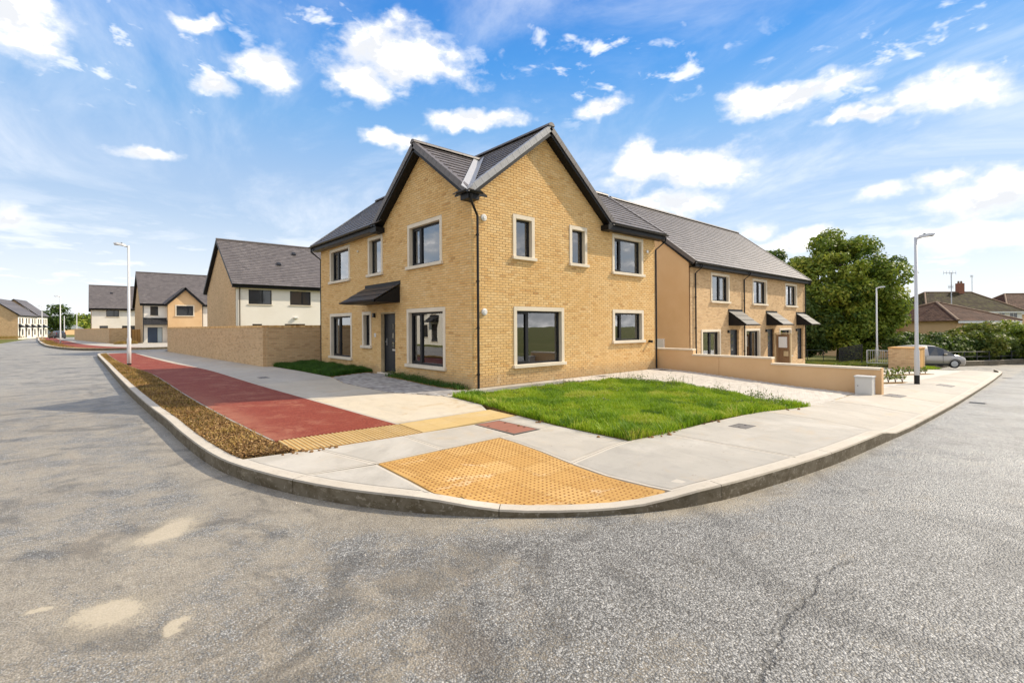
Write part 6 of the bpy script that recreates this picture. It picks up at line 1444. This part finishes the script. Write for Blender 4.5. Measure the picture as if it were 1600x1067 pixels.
# ---------------------------------------------------------------- lawns, planting, soil
def blades(name, poly, n, hmin, hmax, m, f=P0, base=0., tuft=.35, seed=1, lean=.5, label=None, edge=.0):
    g = np.random.default_rng(seed); xs = [q[0] for q in poly]; ys_ = [q[1] for q in poly]; P = []
    pts = np.stack([g.uniform(min(xs),max(xs),n*2), g.uniform(min(ys_),max(ys_),n*2)], 1)
    poly_a = np.array(poly); c = np.zeros(len(pts), bool); k = len(poly)
    for i in range(k):
        (x1,y1),(x2,y2) = poly[i],poly[(i+1)%k]
        if y1 == y2: continue
        cond = ((y1 > pts[:,1]) != (y2 > pts[:,1])) & (pts[:,0] < (x2-x1)*(pts[:,1]-y1)/(y2-y1)+x1); c ^= cond
    th = np.sin(pts[:,0]*2.3+pts[:,1]*1.1+seed)*np.sin(pts[:,1]*2.9-pts[:,0]*.7)+.7*np.sin(pts[:,0]*5.7+1)*np.sin(pts[:,1]*6.3+seed)+g.normal(0,.35,len(pts))
    c &= (th < 1.05) | (g.uniform(0,1,len(pts)) < .25)
    pts = pts[c][:n]; n = len(pts)
    w1 = np.sin(pts[:,0]*3.1+1)*np.sin(pts[:,1]*2.7+.5)+.6*np.sin(pts[:,0]*7.3-pts[:,1]*6.1)+.5*np.sin(pts[:,0]*12.1+pts[:,1]*9.3)
    hf = np.clip(.5+.28*w1,0.05,1.2); h = (hmin+(hmax-hmin)*hf)*g.uniform(.55,1.15,n)
    z = np.array([f(x,y) for x,y in pts])+base; a = g.uniform(0,6.283,n); l = h*lean*g.uniform(.2,1.2,n); w = g.uniform(.003,.0075,n)
    B = np.stack([pts[:,0],pts[:,1],z],1); s = np.stack([-np.sin(a),np.cos(a),np.zeros(n)],1)*w[:,None]; d = np.stack([np.cos(a),np.sin(a),np.zeros(n)],1)
    m1 = B + d*(l*.35)[:,None]; m1[:,2] += h*.6; t = B + d*l[:,None]; t[:,2] += h
    V = np.stack([B-s,B+s,m1-s*.8,m1+s*.8,t],1).reshape(-1,3); i0 = np.arange(n)*5
    F = np.concatenate([np.stack([i0,i0+1,i0+3],1),np.stack([i0,i0+3,i0+2],1),np.stack([i0+2,i0+3,i0+4],1)]); cl = g.normal(0,1,(40,3)); cc = np.stack([g.uniform(min(xs),max(xs),160),g.uniform(min(ys_),max(ys_),160)],1); cv = g.normal(0,.20,160); kk = ((pts[:,None,:]-cc[None])**2).sum(2).argmin(1) if n < 130000 else np.zeros(n,int)
    pt = np.clip(.47+cv[kk]+.10*np.sin(pts[:,0]*1.9+2)*np.sin(pts[:,1]*2.3)+g.normal(0,.15,n),0,1)
    o = link(name, tri_mesh(name, V, F, M[m], np.tile(pt,3)), None, 0, 'stuff')
    if label: o['label'] = label
    return o
LAWN = [(-1.26,-.93),(-1.42,-2.42),(-1.72,-3.83),(-1.90,-5.2),(-1.90,-6.52),(-1.10,-6.58),(.6,-6.56),(2.5,-6.66),(3.6,-6.86),(4.35,-6.96),(4.04,-6.24),(5.02,-5.06),(5.43,-3.56),(4.96,-2.33),(4.51,-1.46),(2.78,-1.37),(1.29,-1.27),(-0.37,-1.36),(-.85,-.78)]
lawn = struct(sheet('lawn', LAWN, P0, -.0, .1, M['soil'], step=.25, bumpf=lambda x, y: .012*math.sin(x*7)*math.sin(y*6)))
blades('lawn_grass', inset(LAWN, -.05), 125000, .05, .17, 'grass', seed=2, lean=.65, label='bright green uncut grass of the lawn in front of the corner house')
blades('lawn_grass', [(-1.3,-.9),(-1.95,-5.2),(-1.97,-6.6),(-1.1,-6.7),(.6,-6.62),(2.5,-6.72),(2.5,-6.5),(-1.6,-6.3),(-1.5,-4.2),(-1.1,-1.0)], 14000, .10, .24, 'grass', seed=3, lean=1.0, label='longer grass leaning over the edge of the lawn')
def weeds(name, spots, m, seed, label, f=P0):
    g = np.random.default_rng(seed); C, Nn, Sz = [], [], []
    for (x, y, r, h, k) in spots:
        n = k; u = unit(g.normal(size=(n,3))); p = np.stack([x+g.normal(0,r*.5,n), y+g.normal(0,r*.5,n), np.array([f(x,y)]*n)+np.abs(g.normal(0,h*.5,n))+.02],1); C.append(p); Nn.append(unit(u*.7+np.array([0,0,.5]))); Sz.append(g.uniform(.012,.034,n))
    C = np.concatenate(C); o = quads(C, np.concatenate(Nn), np.concatenate(Sz), .42, np.clip(g.normal(.5,.25,len(C)),0,1), name, m, None, 'stuff'); o['label'] = label; return o
sp_ = [(5.6,-1.2,.35,.16,260),(5.9,-2.1,.4,.2,320),(6.1,-3.2,.3,.22,260),(5.7,-4.6,.35,.18,260),(4.2,-6.3,.45,.14,420),(3.6,-6.5,.4,.1,320),(3.0,-6.0,.35,.12,220),(4.9,-5.6,.35,.16,240),(2.2,-.75,.5,.12,200),(4.3,-.9,.4,.14,220),(-.9,-4.9,.5,.08,160),(.6,-3.9,.5,.1,160),(2.4,-2.8,.6,.1,180),(4.0,-3.6,.5,.14,220),(5.0,-2.6,.5,.16,260),(1.2,-.7,.3,.12,120),(.0,-1.0,.3,.1,100),(3.4,-4.8,.5,.12,220)]
sp_ = [(min(x, 4.9), y - (.75 if y > -1.4 else .0), r*.8, h, k) for (x, y, r, h, k) in sp_ if x < 5.5 or -5 < y < -2]
weeds('lawn_weeds', sp_, 'weed', 4, 'straggling weeds among the lawn grass')
tall = MB()
for i in range(60):
    x, y = random.choice([(4.7,-2.2),(5.1,-3.5),(4.7,-5.0),(4.0,-6.1),(3.6,-1.6),(2.0,-1.5),(4.2,-1.8)]); x += random.gauss(0,.22); y += random.gauss(0,.2)
    if x > 5.3: x = 5.2
    h = random.uniform(.2,.42); z = P0(x,y); dx, dy = random.gauss(0,.06), random.gauss(0,.06); tall.tube([(x,y,z),(x+dx*.4,y+dy*.4,z+h*.6),(x+dx,y+dy,z+h)], [.003,.0025,.002], 4, tone=.7)
    for k in range(4): q = Vector((x+dx,y+dy,z+h-.03*k)); v = Vector((random.gauss(0,.02),random.gauss(0,.02),.02)); tall.poly([q, q+v+Vector((.006,0,0)), q+v*1.6, q+v-Vector((.006,0,0))], .95)
o = tall.build('seed_stalks', M['weed'], None, kind='stuff'); o['label'] = 'tall dry seed stalks standing up from the lawn'
cl_ = MB()
for i in range(46):
    x, y = random.choice([(-1.95,-6.2),(-1.5,-6.66),(-.9,-6.66),(3.4,-6.95),(-1.85,-4.6),(.6,-6.65),(-6.0,-3.85),(-5.6,-3.9)]); x += random.gauss(0,.22); y += random.gauss(0,.07); r = random.uniform(.010,.032); z = PV(x,y)+.004
    V = []
    for h, q in ((-.2,1.),(.5,.95),(1.,.5)):
        for t in range(6): a = t*1.047; k = r*q*random.uniform(.75,1.25); V.append((x+k*math.cos(a)*1.3, y+k*math.sin(a), z+r*h*random.uniform(.7,1.)))
    cl_.add(V, [(6*l+t, 6*l+(t+1)%6, 6*l+6+(t+1)%6, 6*l+6+t) for l in range(2) for t in range(6)] + [tuple(range(12,18))], random.uniform(.1,.5))
o = cl_.build('soil_clods', M['mulch'], None, kind='stuff'); o['label'] = 'small brown clods of soil dropped along the lawn edge'
PATCH = [(-1.58,6.25),(-1.58,9.2),(-1.70,12.55),(-.3,12.6),(-.04,12.5),(-.04,6.2)]
struct(sheet('grass_plot', PATCH, P0, .0, .1, M['soil'], step=.3)); blades('plot_grass', inset(PATCH,-.03), 45000, .10, .24, 'grassdark', seed=5, lean=.8, label='deep green long grass in front of the west wall, left of the door path')
BED = [(-.46,.05),(-.46,4.33),(-.05,4.33),(-.05,.05)]
struct(sheet('planting_bed', BED, P0, .0, .1, M['soil'], step=.25, bumpf=lambda x, y: .02*math.sin(x*31)*math.sin(y*9)))
weeds('ground_cover', [(-.24,y,.16,.14,130) for y in np.arange(.9,4.3,.22)] + [(-.26,y,.14,.06,24) for y in np.arange(.1,.9,.2)], 'weed', 6, 'low ground cover plants in the bed under the large window')
blades('bed_grass', BED, 2600, .05, .20, 'grassdark', seed=8, lean=.8, label='thin grass in the bed under the large window')
# soil verge: chips, clods and dry tufts
def chips(name, poly, n, m, smin, smax, seed, label, f=PV, base=.0):
    g = np.random.default_rng(seed); xs = [q[0] for q in poly]; ys_ = [q[1] for q in poly]; C = []
    while len(C) < n:
        x, y = g.uniform(min(xs),max(xs)), min(ys_)+(max(ys_)-min(ys_))*g.uniform(0,1)**2.2
        if inside((x,y), poly): C.append((x,y,f(x,y)+base+g.uniform(-.005,.03)))
    C = np.array(C); nr = unit(g.normal(0,.6,(n,3))+np.array([0,0,1.])); o = quads(C, nr, g.uniform(smin,smax,n), .45, np.clip(g.normal(.5,.28,n),0,1), name, m, None, 'stuff'); o['label'] = label; return o
VP = kin((-6.62,-3.66),(-6.98,33.4)) + [tuple(p) for p in off(RED_OUT,.07)][::-1] + [(-5.90,-3.74)]
chips('verge_mulch', VP, 34000, 'mulch', .008, .028, 7, 'loose brown soil and bark chips in the verge strip', base=.0)
blades('verge_tufts', [q for q in VP], 15000, .02, .10, 'drygrass', f=PV, seed=9, lean=1.2, label='dry yellow grass tufts growing in the verge strip')
blades('verge_grass', [(-9.6,52),(-10.6,60),(-11.6,72),(-13,95),(-12,95),(-10.5,72),(-9.6,60),(-8.7,52)], 5000, .1, .3, 'drygrass', seed=12, label='rough dry grass in the far verge')
blades('rough_grass', [(31.,1.5),(33,4.6),(42,2.6),(40.5,-2.8),(38,-1.6),(34,-1.0)], 26000, .08, .28, 'leafyellow', seed=13, lean=.7, label='bright yellow green rough grass beyond the terrace')
blades('rough_grass', [(32.6,-4.9),(36.5,-3.6),(36.8,-4.6),(34.2,-5.6)], 5000, .06, .2, 'grass', seed=14, label='patch of grass beside the brick bin store')
blades('rough_grass', [(-30,125),(-19,128),(-17.5,139),(-30,139)], 9000, .3, .8, 'drygrass', seed=15, label='pale rough grass in front of the far brick gable')
blades('rough_grass', [(-3.1,35.1),(-2.9,37.0),(-.6,37.1),(-.6,35.1)], 6000, .15, .45, 'grass', seed=16, label='clump of grass at the far end of the long brick wall')
blades('rough_grass', [(-5.6,60.5),(-4.9,63.8),(-3.4,64.0),(-3.3,61.5)], 3000, .15, .5, 'drygrass', seed=17, label='weeds at the foot of the second brick wall')

# ---------------------------------------------------------------- small planted shrubs
def shrub(label, x, y, h, proto=None, group='small shrubs planted in rows by the pavement', seed=0):
    z = P0(x, y)-.02
    if proto: r = copy_thing(proto, (x,y,z), label, random.uniform(0,6)); r.scale = (h/.42,)*3; return r
    t = thing('young_shrub', label, 'shrub', (x,y,z), group); mb = MB()
    for k in range(6): a = k*1.05; mb.tube([(x,y,z),(x+.05*math.cos(a),y+.05*math.sin(a),z+.2),(x+.12*math.cos(a),y+.12*math.sin(a),z+.38)], [.008,.006,.003], 5)
    mb.build('stems', M['bark'], t); crown(t, (x,y,z+.25), (.10,.10,.15), 9, 170, .034, 'leaf', .07, seed, z+.03, .4, 'foliage'); return t
pr = None
rowA = [(14.55+i*.42, -5.85-i*.145) for i in range(6)]; rowB = [(20.4+i*.56, -4.6-i*.135) for i in range(11)]; rowC = [(21.2+i*.7, -2.55-i*.05) for i in range(6)]
for (row, lab) in ((rowA, '%s young shrub from the boundary wall in the short row nearest the pavement'), (rowB, '%s young shrub from the boundary wall in the long row behind the tall lamp post'), (rowC, '%s young shrub from the left in the row just showing over the wall')):
    for j, (x, y) in enumerate(row):
        s_ = shrub(lab % ORD[j], x, y, random.uniform(.34,.46), pr); s_['group'] = {rowA[0]: 'shrubs of the near row', rowB[0]: 'shrubs of the row behind the lamp', rowC[0]: 'shrubs behind the wall'}[row[0]]; pr = pr or s_
for r_ in (rowA, rowB, rowC):
    a, b = Vector(r_[0]), Vector(r_[-1]); d = (b-a).normalized(); n = Vector((-d.y,d.x)); a -= d*.35; b += d*.45
    struct(sheet('planting_strip', [tuple(a-n*.22),tuple(b-n*.22),tuple(b+n*.22),tuple(a+n*.22)], P0, -.035 + .015, .05, M['soil'], step=.8))
# ---------------------------------------------------------------- loose stones on the road
st_ = MB()
for i in range(420):
    a = random.random()
    if a < .5: k = random.randrange(60, len(KO)-60); p = KO[k] - (KI[k]-KO[k])*random.uniform(.1,1.6); x, y = p.x, p.y
    else: x, y = random.uniform(-9.5,2), random.uniform(-10.5,2)
    if not (-20 < x < 20) or inside((x,y),[(-6.6,-3),(-4.6,-7.3),(5,-8.6),(5,5),(-6.6,8)]): continue
    r = random.uniform(.004,.011)*(1.5 if random.random() < .06 else 1); z = RD(x,y); V = [(x+r*math.cos(t*1.05+i)*random.uniform(.7,1.2), y+r*math.sin(t*1.05+i)*random.uniform(.7,1.2), z-.002) for t in range(6)] + [(x+r*.5*math.cos(t*2.1+i), y+r*.5*math.sin(t*2.1+i), z+r*.8) for t in range(3)]
    st_.add(V, [(0,1,6),(1,2,6),(2,7,6),(2,3,7),(3,4,7),(4,8,7),(4,5,8),(5,0,8),(0,6,8),(6,7,8)], random.random())
o = st_.build('road_grit', M['pl'], None, kind='stuff'); o['label'] = 'loose pale grit lying on the asphalt along the kerb'
